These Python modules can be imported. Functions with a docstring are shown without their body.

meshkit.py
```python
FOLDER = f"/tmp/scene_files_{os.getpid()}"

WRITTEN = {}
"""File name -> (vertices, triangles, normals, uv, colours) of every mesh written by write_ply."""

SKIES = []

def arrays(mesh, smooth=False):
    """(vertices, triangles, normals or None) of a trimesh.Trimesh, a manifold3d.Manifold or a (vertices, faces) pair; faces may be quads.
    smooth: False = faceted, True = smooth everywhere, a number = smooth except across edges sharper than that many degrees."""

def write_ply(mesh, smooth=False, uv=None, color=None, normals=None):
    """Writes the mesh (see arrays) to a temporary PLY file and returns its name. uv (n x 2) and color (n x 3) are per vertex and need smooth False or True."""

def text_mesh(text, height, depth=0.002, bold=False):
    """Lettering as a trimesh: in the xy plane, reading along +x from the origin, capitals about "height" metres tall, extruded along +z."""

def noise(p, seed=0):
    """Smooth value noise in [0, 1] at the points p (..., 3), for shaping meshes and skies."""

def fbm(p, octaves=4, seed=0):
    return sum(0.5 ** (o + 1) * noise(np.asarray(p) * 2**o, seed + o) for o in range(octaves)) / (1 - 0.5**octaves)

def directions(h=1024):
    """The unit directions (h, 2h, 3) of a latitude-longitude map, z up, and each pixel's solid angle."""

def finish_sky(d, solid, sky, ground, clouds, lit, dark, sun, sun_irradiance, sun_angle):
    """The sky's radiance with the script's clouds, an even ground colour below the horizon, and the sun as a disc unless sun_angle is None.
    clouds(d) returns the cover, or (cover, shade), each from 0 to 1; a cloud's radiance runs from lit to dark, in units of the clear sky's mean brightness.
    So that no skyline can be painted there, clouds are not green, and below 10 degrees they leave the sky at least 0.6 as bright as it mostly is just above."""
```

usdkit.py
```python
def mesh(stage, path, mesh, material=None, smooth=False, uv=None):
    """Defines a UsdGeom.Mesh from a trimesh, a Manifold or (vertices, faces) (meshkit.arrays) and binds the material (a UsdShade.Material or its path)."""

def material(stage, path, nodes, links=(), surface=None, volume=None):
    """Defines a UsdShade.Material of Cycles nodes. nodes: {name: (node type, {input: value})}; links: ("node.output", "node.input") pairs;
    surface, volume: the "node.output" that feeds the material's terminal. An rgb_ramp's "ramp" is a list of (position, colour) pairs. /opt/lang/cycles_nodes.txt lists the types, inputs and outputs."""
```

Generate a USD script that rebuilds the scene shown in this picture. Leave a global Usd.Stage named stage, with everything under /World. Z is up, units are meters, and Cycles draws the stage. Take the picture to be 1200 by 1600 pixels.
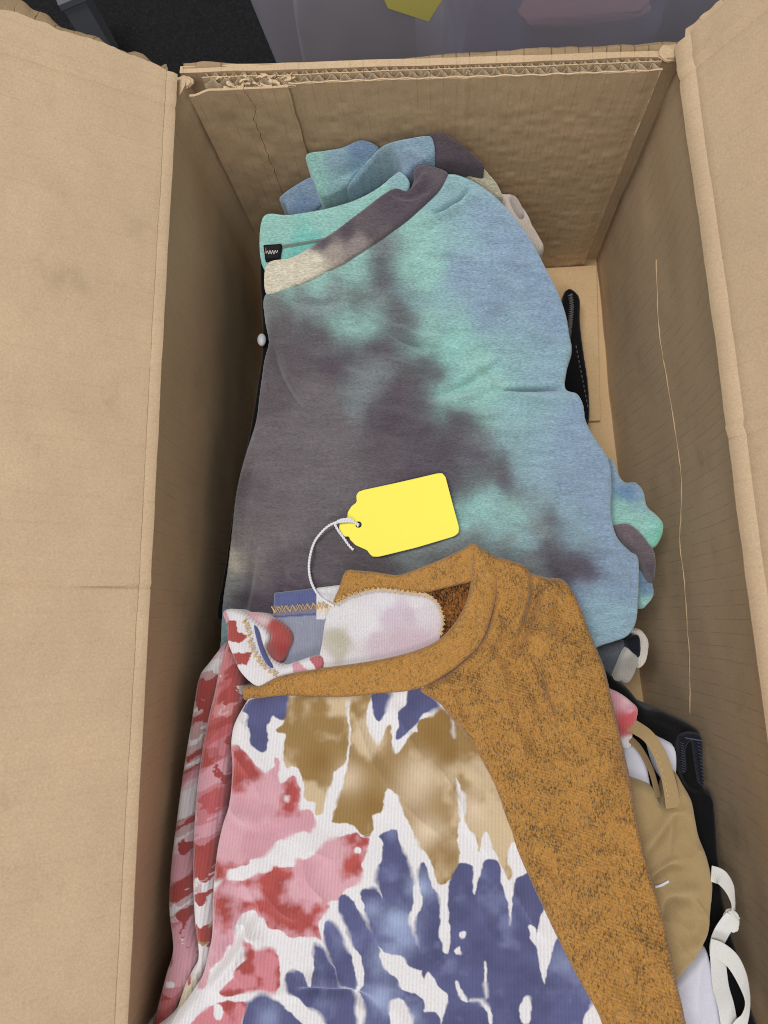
import math, numpy as np, trimesh, shapely, usdkit
from shapely.geometry import Polygon
from scipy.spatial import cKDTree
from scipy.ndimage import distance_transform_edt, map_coordinates, gaussian_filter
from meshkit import noise, fbm, text_mesh
from pxr import Usd, UsdGeom, UsdLux, UsdShade, Gf, Sdf, Vt

stage = Usd.Stage.CreateInMemory()
UsdGeom.SetStageUpAxis(stage, 'Z'); UsdGeom.SetStageMetersPerUnit(stage, 1.0)
UsdGeom.Xform.Define(stage, '/World'); UsdGeom.Scope.Define(stage, '/World/Looks')
RNG = np.random.default_rng(7)
T = Sdf.ValueTypeNames

# ------------------------------------------------------------------ camera
F = 1100.0                                   # focal length in photograph pixels (1200 wide)
H = 0.655                                    # camera above the floor of the box
_d = np.array([90, 165, F]); _d /= np.linalg.norm(_d)
_y = np.array([-86, -5300, F]); _y = _y - _d * (_y @ _d); _y /= np.linalg.norm(_y)
R = np.stack([np.cross(_y, -_d), _y, -_d])   # rows: world axes in camera axes (right, down, forward)
cam = UsdGeom.Camera.Define(stage, '/World/camera')
cam.CreateHorizontalApertureAttr(24.0); cam.CreateVerticalApertureAttr(32.0); cam.CreateFocalLengthAttr(24.0 * F / 1200)
cam.CreateClippingRangeAttr(Gf.Vec2f(0.01, 100))
cam.CreateFStopAttr(2.4 * 5); cam.CreateFocusDistanceAttr(0.5)
X, Yc, Z = R[:, 0], -R[:, 1], -R[:, 2]
cam.AddTransformOp().Set(Gf.Matrix4d(*X, 0, *Yc, 0, *Z, 0, 0, 0, H, 1))
cam.CreateExposureAttr(0.13)

# ------------------------------------------------------------------ light: a ceiling panel, a second weaker one, and the pale room around
def rect(name, loc, w, h, inten, col, target=(0, 0.05, 0.1)):
    l = UsdLux.RectLight.Define(stage, '/World/' + name)
    l.CreateWidthAttr(w); l.CreateHeightAttr(h); l.CreateIntensityAttr(inten); l.CreateColorAttr(Gf.Vec3f(*col)); l.CreateNormalizeAttr(False)
    z = np.array(loc, float) - np.array(target); z /= np.linalg.norm(z)
    x = np.cross([0, 1, 0], z); x /= np.linalg.norm(x); y = np.cross(z, x)
    l.AddTransformOp().Set(Gf.Matrix4d(*x, 0, *y, 0, *z, 0, *loc, 1))
rect('ceiling_lamp', (-0.36, 0.26, 2.0), 0.7, 0.32, 26.5, (1.0, 0.985, 0.965))
rect('ceiling_lamp_001', (-0.15, -1.1, 2.2), 1.2, 0.6, 5.5, (1.0, 0.985, 0.965))
dome = UsdLux.DomeLight.Define(stage, '/World/room_light')
usdkit.material(stage, '/World/Looks/room', {'b': ('background_shader', {'color': (1.0, 0.985, 0.97), 'strength': 0.37})}, surface='b.background')
UsdShade.MaterialBindingAPI.Apply(dome.GetPrim()).Bind(UsdShade.Material.Get(stage, '/World/Looks/room'))

# ------------------------------------------------------------------ helpers
def lin(c):
    c = np.asarray(c, float) / 255
    return np.where(c < 0.04045, c / 12.92, ((c + 0.055) / 1.055) ** 2.4)
def unp(uv, z):
    """photograph pixels -> world x, y at height z"""
    uv = np.atleast_2d(np.asarray(uv, float)); z = np.broadcast_to(z, len(uv))
    w = np.stack([uv[:, 0] - 600, uv[:, 1] - 800, np.full(len(uv), F)], 1) @ R.T
    k = (H - z) / -w[:, 2]
    return w[:, :2] * k[:, None]
def W(u, v, z):
    p = unp([(u, v)], z)[0]; return np.array([p[0], p[1], z])
used = {}
def path_for(name, parent):
    base = (parent.GetPath().pathString if parent else '/World') + '/' + name
    n = used.get(base, 0); used[base] = n + 1
    return base if n == 0 else f'{base}_{n:03d}'
def tag(p, label=None, cat=None, group=None, kind=None):
    for k, v in (('label', label), ('category', cat), ('group', group), ('kind', kind)):
        if v: p.SetCustomDataByKey(k, v)
    return p
def obj(name, mesh, mat, parent=None, smooth=False, col=None, label=None):
    m = usdkit.mesh(stage, path_for(name, parent), mesh, '/World/Looks/' + mat, smooth=smooth)
    if col is not None:
        UsdGeom.PrimvarsAPI(m).CreatePrimvar('dye', T.Color3fArray, 'vertex').Set(Vt.Vec3fArray.FromNumpy(np.asarray(col, np.float32)))
    m.CreateDoubleSidedAttr(True)
    if label: m.GetPrim().SetCustomDataByKey('label', label)
    return m.GetPrim()
def thing(name, label, cat, group=None):
    x = UsdGeom.Xform.Define(stage, path_for(name, None))
    return tag(x.GetPrim(), label, cat, group)

def spline(pts, n=6, closed=False):
    p = np.asarray(pts, float); m = len(p); out = []
    for i in range(m if closed else m - 1):
        if closed: a, b, c, d = p[i - 1], p[i], p[(i + 1) % m], p[(i + 2) % m]
        else: a, b, c, d = p[max(i - 1, 0)], p[i], p[i + 1], p[min(i + 2, m - 1)]
        for t in np.arange(n) / n:
            out.append(0.5 * (2 * b + (c - a) * t + (2 * a - 5 * b + 4 * c - d) * t * t + (3 * b - a - 3 * c + d) * t ** 3))
    if not closed: out.append(p[-1])
    return np.array(out)
def resample(p, step):
    p = np.asarray(p, float); s = np.r_[0, np.cumsum(np.linalg.norm(np.diff(p, axis=0), axis=1))]
    t = np.linspace(0, s[-1], max(2, int(s[-1] / step) + 1))
    return np.stack([np.interp(t, s, p[:, k]) for k in range(p.shape[1])], 1)
def tube(pts, r, n=7, cap=True):
    p = np.asarray(pts, float); r = np.broadcast_to(r, len(p))
    t = np.gradient(p, axis=0); t /= np.linalg.norm(t, axis=1, keepdims=True) + 1e-12
    up = np.array([0.13, 0.21, 0.97]); a = np.cross(t, up); a /= np.linalg.norm(a, axis=1, keepdims=True) + 1e-12; b = np.cross(t, a)
    th = np.arange(n) / n * 2 * np.pi
    v = (p[:, None] + r[:, None, None] * (np.cos(th)[None, :, None] * a[:, None] + np.sin(th)[None, :, None] * b[:, None])).reshape(-1, 3)
    f = []
    for i in range(len(p) - 1):
        for k in range(n):
            q = (k + 1) % n; f += [(i * n + k, i * n + q, (i + 1) * n + q), (i * n + k, (i + 1) * n + q, (i + 1) * n + k)]
    for k in range(1, n - 1): f += [(0, k + 1, k), ((len(p) - 1) * n, (len(p) - 1) * n + k, (len(p) - 1) * n + k + 1)]
    return v, np.array(f)
def join(ms):
    v, f, o = [], [], 0
    for a, b in ms: v.append(a); f.append(np.asarray(b) + o); o += len(a)
    return np.vstack(v), np.vstack(f)

def near(uv, line, step=1.0):
    """distance to a polyline, signed distance, and position along it in 0..1"""
    l = resample(line, step); d, i = cKDTree(l).query(uv)
    t = np.gradient(l, axis=0); r = uv - l[i]
    return d, d * np.sign(t[i, 0] * r[:, 1] - t[i, 1] * r[:, 0]), i / max(len(l) - 1, 1)
def creases(uv, items):
    """items: (polyline in pixels, width in pixels, height in metres, kind); kind g = ridge or groove, s = step (a fold lying over)"""
    z = np.zeros(len(uv))
    for line, w, h, kind in items:
        l = spline(line, 8); bb = np.r_[l.min(0) - 5 * w, l.max(0) + 5 * w]
        k = np.nonzero((uv[:, 0] > bb[0]) & (uv[:, 1] > bb[1]) & (uv[:, 0] < bb[2]) & (uv[:, 1] < bb[3]))[0]
        if not len(k): continue
        d, s, a = near(uv[k], l); taper = np.sin(np.pi * np.clip(a * 0.98 + 0.01, 0, 1)) ** 0.6
        if kind == 'g': z[k] += h * np.exp(-(d / w) ** 2) * taper
        else: z[k] += h * taper * np.where(s > 0, np.exp(-(s / (5 * w)) ** 2), -0.7 * np.exp(-(s / w) ** 2))
    return z

def cloth(outline, zf, step=2.0, r=14, t=0.006, skirt=0.01, wr=(), bumpy=0.0006, bf=70, curve=True, seed=0, lean=0.0, limp=None):
    """A piece of folded cloth lying in the box: its outline (photograph pixels, put at its own height), height zf(u, v), rolled edge of radius r px and drop t, sides going down by skirt."""
    ol = spline(outline, 6, True) if curve else np.asarray(outline, float)
    ol = resample(np.vstack([ol, ol[:1]]), 0.6)[:-1]
    P = Polygon(ol).buffer(0)
    if P.geom_type != 'Polygon': P = max(P.geoms, key=lambda g: g.area)
    ol = resample(np.array(P.exterior.coords), 0.6)
    x0, y0, x1, y1 = P.bounds
    gx = np.arange(x0 - 2 * step, x1 + 3 * step, step); gy = np.arange(y0 - 2 * step, y1 + 3 * step, step)
    U, V = np.meshgrid(gx, gy); uv = np.stack([U.ravel(), V.ravel()], 1)
    ins = shapely.contains_xy(P, uv[:, 0], uv[:, 1]); d, i = cKDTree(ol).query(uv); sd = np.where(ins, d, -d)
    keep = sd > -step; snap = keep & (sd < 0.4 * step); uv[snap] = ol[i[snap]]; sd[snap] = 0
    nx = len(gx); idx = np.arange(len(uv)).reshape(U.shape)
    a, b, c, e = idx[:-1, :-1].ravel(), idx[:-1, 1:].ravel(), idx[1:, 1:].ravel(), idx[1:, :-1].ravel()
    f = np.vstack([np.stack([a, e, c], 1), np.stack([a, c, b], 1)]); f = f[keep[f].all(1)]
    num = np.full(len(uv), -1); us = np.unique(f); num[us] = np.arange(len(us)); f = num[f]; uv = uv[us]; sd = sd[us]
    z0 = zf(uv[:, 0], uv[:, 1]) * np.ones(len(uv))
    xy = unp(uv, z0)
    q = np.clip(1 - sd / r, 0, 1)
    z = z0 - t * (1 - np.sqrt(np.clip(1 - q * q, 0, 1)))
    if bumpy: z = z + bumpy * 2 * (fbm(np.c_[uv / bf, np.full(len(uv), seed * 3.7)], 4, seed) - 0.5) * np.clip(sd / 6, 0, 1)
    if limp:
        ca, sa = math.cos(limp[2]), math.sin(limp[2]); p_ = np.c_[(uv[:, 0] * ca + uv[:, 1] * sa) / limp[1] / 3.2, (-uv[:, 0] * sa + uv[:, 1] * ca) / limp[1], np.full(len(uv), seed * 1.3)]
        rd = 1 - np.abs(2 * fbm(p_, 2, seed + 3) - 1); tgm = 1 - 0.75 * np.exp(-(((uv[:, 0] - 625) / 95) ** 2 + ((uv[:, 1] - 810) / 70) ** 2)); mk = tgm * ss((fbm(np.c_[uv / (limp[1] * 2.2), np.full(len(uv), 9.1)], 2, seed + 8) - 0.42) / 0.2)
        z = z + limp[0] * (np.clip(rd - 0.62, 0, 1) / 0.38) ** 1.6 * mk * np.clip(sd / 12, 0, 1)
    if len(wr): z = z + creases(uv, wr) * np.clip(sd / 8, 0.15, 1)
    v = np.c_[xy, z]
    # sides
    ed = np.vstack([f[:, [0, 1]], f[:, [1, 2]], f[:, [2, 0]]])
    key = np.sort(ed, 1); _, inv, cnt = np.unique(key, axis=0, return_inverse=True, return_counts=True)
    be = ed[cnt[inv.ravel()] == 1]; be = be[be[:, 0] != be[:, 1]]
    bv = np.unique(be); m = np.full(len(v), -1); m[bv] = len(v) + np.arange(len(bv))
    cen = v.mean(0)[:2]; low = v[bv].copy(); low[:, 2] -= skirt; low[:, :2] += (cen - low[:, :2]) * lean
    f = np.vstack([f, np.stack([be[:, 1], be[:, 0], m[be[:, 0]]], 1), np.stack([be[:, 1], m[be[:, 0]], m[be[:, 1]]], 1)])
    return (np.vstack([v, low]), f), np.vstack([uv, uv[bv]])

def wob(uv, amp, size, seed, oct=4):
    n = lambda s: fbm(np.c_[uv / size, np.full(len(uv), s * 1.7)], oct, s) - 0.5
    return uv + 2 * amp * np.stack([n(seed), n(seed + 11)], 1)
def soft_dye(uv, samples, amp=22, size=70, seed=0, power=2.2, soft=90.0):
    s = np.array([(a, b) for a, b, _ in samples], float); c = np.array([lin(k) for _, _, k in samples])
    out = np.empty((len(uv), 3)); p = wob(uv, amp, size, seed)
    for k in range(0, len(p), 40000):
        q = p[k:k + 40000]; d2 = ((q[:, None] - s[None]) ** 2).sum(2); w = 1 / (d2 + soft) ** power
        out[k:k + 40000] = (w @ c) / w.sum(1, keepdims=True)
    return out
def blot(uv, samples, amp=9, size=22, seed=0):
    s = np.array([(a, b) for a, b, _ in samples], float); c = np.array([lin(k) for _, _, k in samples])
    return c[cKDTree(s).query(wob(uv, amp, size, seed))[1]]
def poly_sd(uv, poly, curve=True):
    pl = spline(poly, 5, True) if curve else np.asarray(poly, float)
    P = Polygon(pl).buffer(0); ring = resample(np.vstack([pl, pl[:1]]), 1.0); out = np.full(len(uv), -60.0)
    x0, y0, x1, y1 = P.bounds; k = np.nonzero((uv[:, 0] > x0 - 50) & (uv[:, 0] < x1 + 50) & (uv[:, 1] > y0 - 50) & (uv[:, 1] < y1 + 50))[0]
    d, _ = cKDTree(ring).query(uv[k]); out[k] = np.where(shapely.contains_xy(P, uv[k, 0], uv[k, 1]), d, -d)
    return out
def lay(col, sd, c, soft=0.8):
    a = np.clip(sd / soft * 0.5 + 0.5, 0, 1)[:, None]; return col * (1 - a) + c * a

# ------------------------------------------------------------------ materials
def M(name, nodes, links, surface='p.BSDF'): return usdkit.material(stage, '/World/Looks/' + name, nodes, links, surface=surface)
def fabric(name, color=None, streak=(1500, 350, 900), rot=0.0, heather=0.25, rib=0.0, ribscale=330, bump=0.00025, fuzz=0.35, ribrot=0.0, rough=0.9, ribdark=0.12):
    """knit or woven cloth: its colour (or the mesh's dye) with mottled yarn, rib lines and fine relief"""
    n = {'g': ('geometry', {}), 'mp': ('mapping', {'rotation': (0, 0, rot), 'scale': streak}), 'n': ('noise_texture', {'scale': 1.0, 'detail': 2.0, 'roughness': 0.6}),
         'mr': ('map_range', {'from_min': 0.25, 'from_max': 0.75, 'to_min': 1 - heather, 'to_max': 1 + heather}),
         'mul': ('mix', {'mix_type': 'multiply', 'fac': 1.0}), 'cc': ('combine_color', {}),
         'rm': ('mapping', {'rotation': (0, 0, ribrot), 'scale': (1, 1, 1)}), 'w': ('wave_texture', {'scale': ribscale / 6.28318 * 2, 'distortion': 0.6, 'detail': 1.0, 'detail_scale': 1.0}),
         'rr': ('map_range', {'to_min': 1 - ribdark * (rib > 0), 'to_max': 1.0}), 'm2': ('math', {'math_type': 'multiply'}),
         'h': ('math', {'math_type': 'multiply_add', 'value2': rib}), 'b': ('bump', {'strength': 1.0, 'distance': bump}),
         'p': ('principled_bsdf', {'roughness': rough, 'specular_ior_level': 0.15, 'sheen_weight': fuzz, 'sheen_roughness': 0.5, 'diffuse_roughness': 0.6})}
    if color is None: n['a'] = ('attribute', {'attribute': 'dye'}); src = 'a.color'
    else: n['a'] = ('color', {'value': tuple(lin(color))}); src = 'a.color'
    l = [('g.position', 'mp.vector'), ('mp.vector', 'n.vector'), ('n.fac', 'mr.value'), ('g.position', 'rm.vector'), ('rm.vector', 'w.vector'), ('w.fac', 'rr.value'),
         ('mr.result', 'm2.value1'), ('rr.result', 'm2.value2'), ('m2.value', 'cc.r'), ('m2.value', 'cc.g'), ('m2.value', 'cc.b'),
         (src, 'mul.color1'), ('cc.color', 'mul.color2'), ('mul.color', 'p.base_color'),
         ('w.fac', 'h.value1'), ('n.fac', 'h.value3'), ('h.value', 'b.height'), ('b.normal', 'p.normal')]
    return M(name, n, l)
fabric('jersey', None, streak=(420, 1700, 900), heather=0.34, rib=0.15, ribscale=1500, bump=0.00032, fuzz=0.25)
fabric('print_knit', None, streak=(1200, 1200, 900), heather=0.08, rib=0.9, ribscale=470, bump=0.00028, ribrot=0.06, ribdark=0.09)
fabric('plain_knit', None, streak=(1400, 1400, 900), heather=0.16, rib=0.5, ribscale=900, bump=0.0003)
fabric('twill_tan', (176, 152, 110), streak=(2200, 1200, 900), heather=0.1, rib=0.2, ribscale=1300, ribrot=0.7, bump=0.0002, fuzz=0.15)
fabric('twill_tan_dark', (140, 118, 82), streak=(2200, 1200, 900), heather=0.1, bump=0.0002, fuzz=0.1)
fabric('denim', (30, 32, 44), streak=(2500, 700, 900), rot=0.7, heather=0.6, rib=0.6, ribscale=900, ribrot=0.7, bump=0.0003, fuzz=0.1, ribdark=0.4)
fabric('black_cloth', (19, 19, 21), heather=0.3, fuzz=0.12)
fabric('white_cloth', (214, 214, 226), streak=(1500, 1500, 900), heather=0.05, fuzz=0.1, bump=0.0002)
fabric('strap_white', (228, 228, 226), streak=(1500, 1500, 900), heather=0.05, rib=0.4, ribscale=1500, fuzz=0.1, bump=0.0002)
fabric('thread_gold', (214, 184, 130), heather=0.2, fuzz=0.1)
fabric('thread_white', (226, 226, 232), streak=(3000, 3000, 3000), heather=0.1, fuzz=0.1)
fabric('thread_blue', (96, 102, 124), heather=0.3, fuzz=0.1)
fabric('thread_grey', (130, 128, 124), heather=0.2, fuzz=0.1)
fabric('pink_cloth', (165, 122, 130), heather=0.1)
fabric('purple_cloth', (112, 108, 150), heather=0.1)
fabric('grey_cloth', (120, 118, 118), heather=0.1)
fabric('cream_cloth', (196, 186, 176), heather=0.15)
fabric('slate_cloth', (92, 98, 106), heather=0.25)
fabric('label_black', (20, 20, 22), heather=0.2, fuzz=0.05, rough=0.6)

def heather_knit(name, base, dark, light, lo, hi, rot):
    """two-tone yarn: short dark flecks lying across an ochre ground"""
    n = {'g': ('geometry', {}), 'm1': ('mapping', {'rotation': (0, 0, rot), 'scale': (900, 430, 800)}), 'n1': ('noise_texture', {'scale': 1.0, 'detail': 4.0, 'roughness': 0.75, 'distortion': 0.4}),
         'm2': ('mapping', {'rotation': (0, 0, rot), 'scale': (1500, 900, 900)}), 'n2': ('noise_texture', {'scale': 1.0, 'detail': 2.0}),
         'n3': ('noise_texture', {'scale': 90.0, 'detail': 3.0, 'roughness': 0.6}),
         'ad': ('math', {'math_type': 'multiply_add', 'value2': 0.55}), 'ad2': ('math', {'math_type': 'multiply_add', 'value2': 0.34}),
         'mr': ('map_range', {'from_min': lo, 'from_max': hi, 'clamp': True}),
         'c1': ('mix', {'color1': tuple(lin(base)), 'color2': tuple(lin(light))}), 'c2': ('mix', {'color2': tuple(lin(dark))}),
         'mn': ('map_range', {'from_min': 0.4, 'from_max': 0.72, 'clamp': True}),
         'wm': ('mapping', {'rotation': (0, 0, rot + 0.9)}), 'w': ('wave_texture', {'scale': 190.0, 'distortion': 1.2, 'detail': 2.0}), 'wh': ('math', {'math_type': 'multiply_add', 'value2': 0.3}),
         'b': ('bump', {'strength': 1.0, 'distance': 0.0007}), 'p': ('principled_bsdf', {'roughness': 0.95, 'specular_ior_level': 0.1, 'sheen_weight': 0.25, 'sheen_roughness': 0.4})}
    l = [('g.position', 'm1.vector'), ('m1.vector', 'n1.vector'), ('g.position', 'm2.vector'), ('m2.vector', 'n2.vector'), ('g.position', 'n3.vector'),
         ('n2.fac', 'ad.value1'), ('n1.fac', 'ad.value3'), ('n3.fac', 'ad2.value1'), ('ad.value', 'ad2.value3'), ('ad2.value', 'mr.value'),
         ('n2.fac', 'mn.value'), ('mn.result', 'c1.fac'), ('c1.color', 'c2.color1'), ('mr.result', 'c2.fac'), ('c2.color', 'p.base_color'),
         ('g.position', 'wm.vector'), ('wm.vector', 'w.vector'), ('w.fac', 'wh.value1'), ('n2.fac', 'wh.value3'), ('wh.value', 'b.height'), ('b.normal', 'p.normal')]
    return M(name, n, l)
heather_knit('mustard_knit', (168, 120, 58), (94, 76, 52), (198, 152, 92), 0.92, 1.10, 0.95)
heather_knit('mustard_band', (172, 124, 62), (110, 88, 60), (198, 152, 92), 0.95, 1.13, 0.2)
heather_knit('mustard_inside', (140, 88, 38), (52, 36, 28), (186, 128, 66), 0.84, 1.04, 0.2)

def board(name, base=(190, 160, 122), axis=1, pitch=0.0085, line=0.18, wash=0.35, dents=0.0012):
    """kraft liner: mottled fibre, faint flute lines along the height (axis: which world axis they repeat along), washboard relief"""
    n = {'g': ('geometry', {}), 's': ('separate_xyz', {}), 'k': ('math', {'math_type': 'multiply', 'value2': 1.0 / pitch}), 'ns': ('noise_texture', {'scale': 19.0, 'detail': 7.0, 'roughness': 0.62}), 'sr': ('map_range', {'from_min': 0.62, 'from_max': 0.76, 'to_min': 0.0, 'to_max': 0.28, 'clamp': True}), 'mxm': ('math', {'math_type': 'maximum'}),
         'nw': ('noise_texture', {'scale': 26.0, 'detail': 3.0}), 'ka': ('math', {'math_type': 'multiply_add', 'value2': 0.10}),
         'fr': ('math', {'math_type': 'fraction'}), 'sub': ('math', {'math_type': 'subtract', 'value2': 0.5}), 'ab': ('math', {'math_type': 'absolute'}),
         'ln': ('map_range', {'from_min': 0.0, 'from_max': 0.055, 'to_min': 1.0, 'to_max': 0.0, 'clamp': True}),
         'nm': ('noise_texture', {'scale': 60.0, 'detail': 3.0}), 'lm': ('map_range', {'from_min': 0.34, 'from_max': 0.56, 'clamp': True}), 'l2': ('math', {'math_type': 'multiply'}), 'l3': ('math', {'math_type': 'multiply', 'value2': line}),
         'n1': ('noise_texture', {'scale': 22.0, 'detail': 5.0, 'roughness': 0.6}), 'n2': ('noise_texture', {'scale': 900.0, 'detail': 3.0}),
         'm4': ('mapping', {'scale': (120, 120, 30)}), 'n4': ('noise_texture', {'scale': 1.0, 'detail': 3.0}),
         'r1': ('map_range', {'from_min': 0.3, 'from_max': 0.7, 'to_min': 0.95, 'to_max': 1.05}), 'r2': ('map_range', {'from_min': 0.3, 'from_max': 0.7, 'to_min': 0.9, 'to_max': 1.1}),
         'mu': ('math', {'math_type': 'multiply'}), 'cc': ('combine_color', {}), 'mx': ('mix', {'mix_type': 'multiply', 'fac': 1.0, 'color1': tuple(lin(base))}),
         'dk': ('mix', {'color2': tuple(lin(np.array(base) * 0.55))}),
         'h1': ('math', {'math_type': 'multiply', 'value2': -1.0}), 'h2': ('math', {'math_type': 'multiply_add', 'value2': wash}), 'h3': ('math', {'math_type': 'multiply_add', 'value2': 0.12}),
         'b': ('bump', {'strength': 1.0, 'distance': dents}), 'p': ('principled_bsdf', {'roughness': 0.72, 'specular_ior_level': 0.25})}
    l = [('g.position', 's.vector'), ('s.' + 'xyz'[axis], 'k.value1'), ('g.position', 'nw.vector'), ('nw.fac', 'ka.value1'), ('k.value', 'ka.value3'), ('ka.value', 'fr.value1'),
         ('fr.value', 'sub.value1'), ('sub.value', 'ab.value1'), ('ab.value', 'ln.value'), ('g.position', 'nm.vector'), ('nm.fac', 'lm.value'), ('ln.result', 'l2.value1'), ('lm.result', 'l2.value2'), ('l2.value', 'l3.value1'),
         ('g.position', 'n1.vector'), ('g.position', 'n2.vector'), ('n1.fac', 'r1.value'), ('n2.fac', 'r2.value'), ('r1.result', 'mu.value1'), ('r2.result', 'mu.value2'),
         ('mu.value', 'cc.r'), ('mu.value', 'cc.g'), ('mu.value', 'cc.b'), ('cc.color', 'mx.color2'), ('mx.color', 'dk.color1'), ('g.position', 'ns.vector'), ('ns.fac', 'sr.value'), ('sr.result', 'mxm.value1'), ('l3.value', 'mxm.value2'), ('mxm.value', 'dk.fac'), ('dk.color', 'p.base_color'),
         ('g.position', 'm4.vector'), ('m4.vector', 'n4.vector'), ('l2.value', 'h1.value1'), ('n4.fac', 'h2.value1'), ('h1.value', 'h2.value3'), ('n2.fac', 'h3.value1'), ('h2.value', 'h3.value3'), ('h3.value', 'b.height'), ('b.normal', 'p.normal')]
    return M(name, n, l)
KR = (191, 167, 137)
board('card_side', KR, 1, 0.0088, 0.20, 0.10, 0.00018)
board('card_left', KR, 1, 0.0088, 0.05, 0.10, 0.00018)
board('card_back', (191, 166, 134), 0, 0.0085, 0.03, 0.2, 0.00022)
board('card_flap', (191, 167, 137), 1, 0.016, 0.03, 0.10, 0.00018)
board('card_edge', (206, 180, 146), 0, 0.0085, 0.0, 0.3, 0.0004)
board('card_torn', (150, 127, 98), 0, 0.0085, 0.0, 0.5, 0.0008)
board('card_floor', (206, 176, 134), 1, 0.009, 0.0, 0.1, 0.0001)
board('flute_paper', (222, 204, 176), 0, 0.0085, 0.0, 0.2, 0.0003)
M('tape', {'p': ('principled_bsdf', {'base_color': tuple(lin((150, 132, 108))), 'roughness': 0.3, 'alpha': 0.75})}, [])
M('tag_card', {'g': ('geometry', {}), 'n': ('noise_texture', {'scale': 400.0, 'detail': 3.0}), 'b': ('bump', {'distance': 0.00006, 'strength': 1.0}), 'p': ('principled_bsdf', {'base_color': (0.86, 0.78, 0.085), 'roughness': 0.55, 'specular_ior_level': 0.3})},
  [('g.position', 'n.vector'), ('n.fac', 'b.height'), ('b.normal', 'p.normal')])
M('note_yellow', {'p': ('principled_bsdf', {'base_color': tuple(lin((240, 234, 130))), 'roughness': 0.6})}, [])
M('floor_dark', {'g': ('geometry', {}), 'n': ('noise_texture', {'scale': 420.0, 'detail': 4.0}), 'r': ('rgb_ramp', {'ramp': [(0.3, (0.006, 0.006, 0.007)), (0.6, (0.014, 0.014, 0.016)), (0.8, (0.03, 0.03, 0.034))]}), 'b': ('bump', {'distance': 0.002}), 'p': ('principled_bsdf', {'roughness': 0.8, 'specular_ior_level': 0.2})},
  [('g.position', 'n.vector'), ('n.fac', 'r.fac'), ('r.color', 'p.base_color'), ('n.fac', 'b.height'), ('b.normal', 'p.normal')])
M('tote_plastic', {'t': ('transparent_bsdf', {'color': (0.8, 0.8, 0.85)}), 'p': ('principled_bsdf', {'base_color': tuple(lin((184, 182, 198))), 'roughness': 0.4}), 'm': ('mix_closure', {'fac': 0.72})},
  [('t.BSDF', 'm.closure1'), ('p.BSDF', 'm.closure2')], 'm.closure')
M('grey_plastic', {'p': ('principled_bsdf', {'base_color': tuple(lin((100, 103, 110))), 'roughness': 0.5})}, [])
M('white_plastic', {'p': ('principled_bsdf', {'base_color': tuple(lin((205, 208, 214))), 'roughness': 0.35})}, [])
M('print_white', {'p': ('principled_bsdf', {'base_color': tuple(lin((215, 215, 215))), 'roughness': 0.7})}, [])
M('print_red', {'p': ('principled_bsdf', {'base_color': tuple(lin((205, 70, 70))), 'roughness': 0.7})}, [])

# ------------------------------------------------------------------ floor of the room
s = 3.0
tag(obj('floor', (np.array([(-s, -s, -0.006), (s, -s, -0.006), (s, s, -0.006), (-s, s, -0.006)]), np.array([(0, 1, 2), (0, 2, 3)])), 'floor_dark'), 'dark speckled floor the box stands on', kind='structure')

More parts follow.
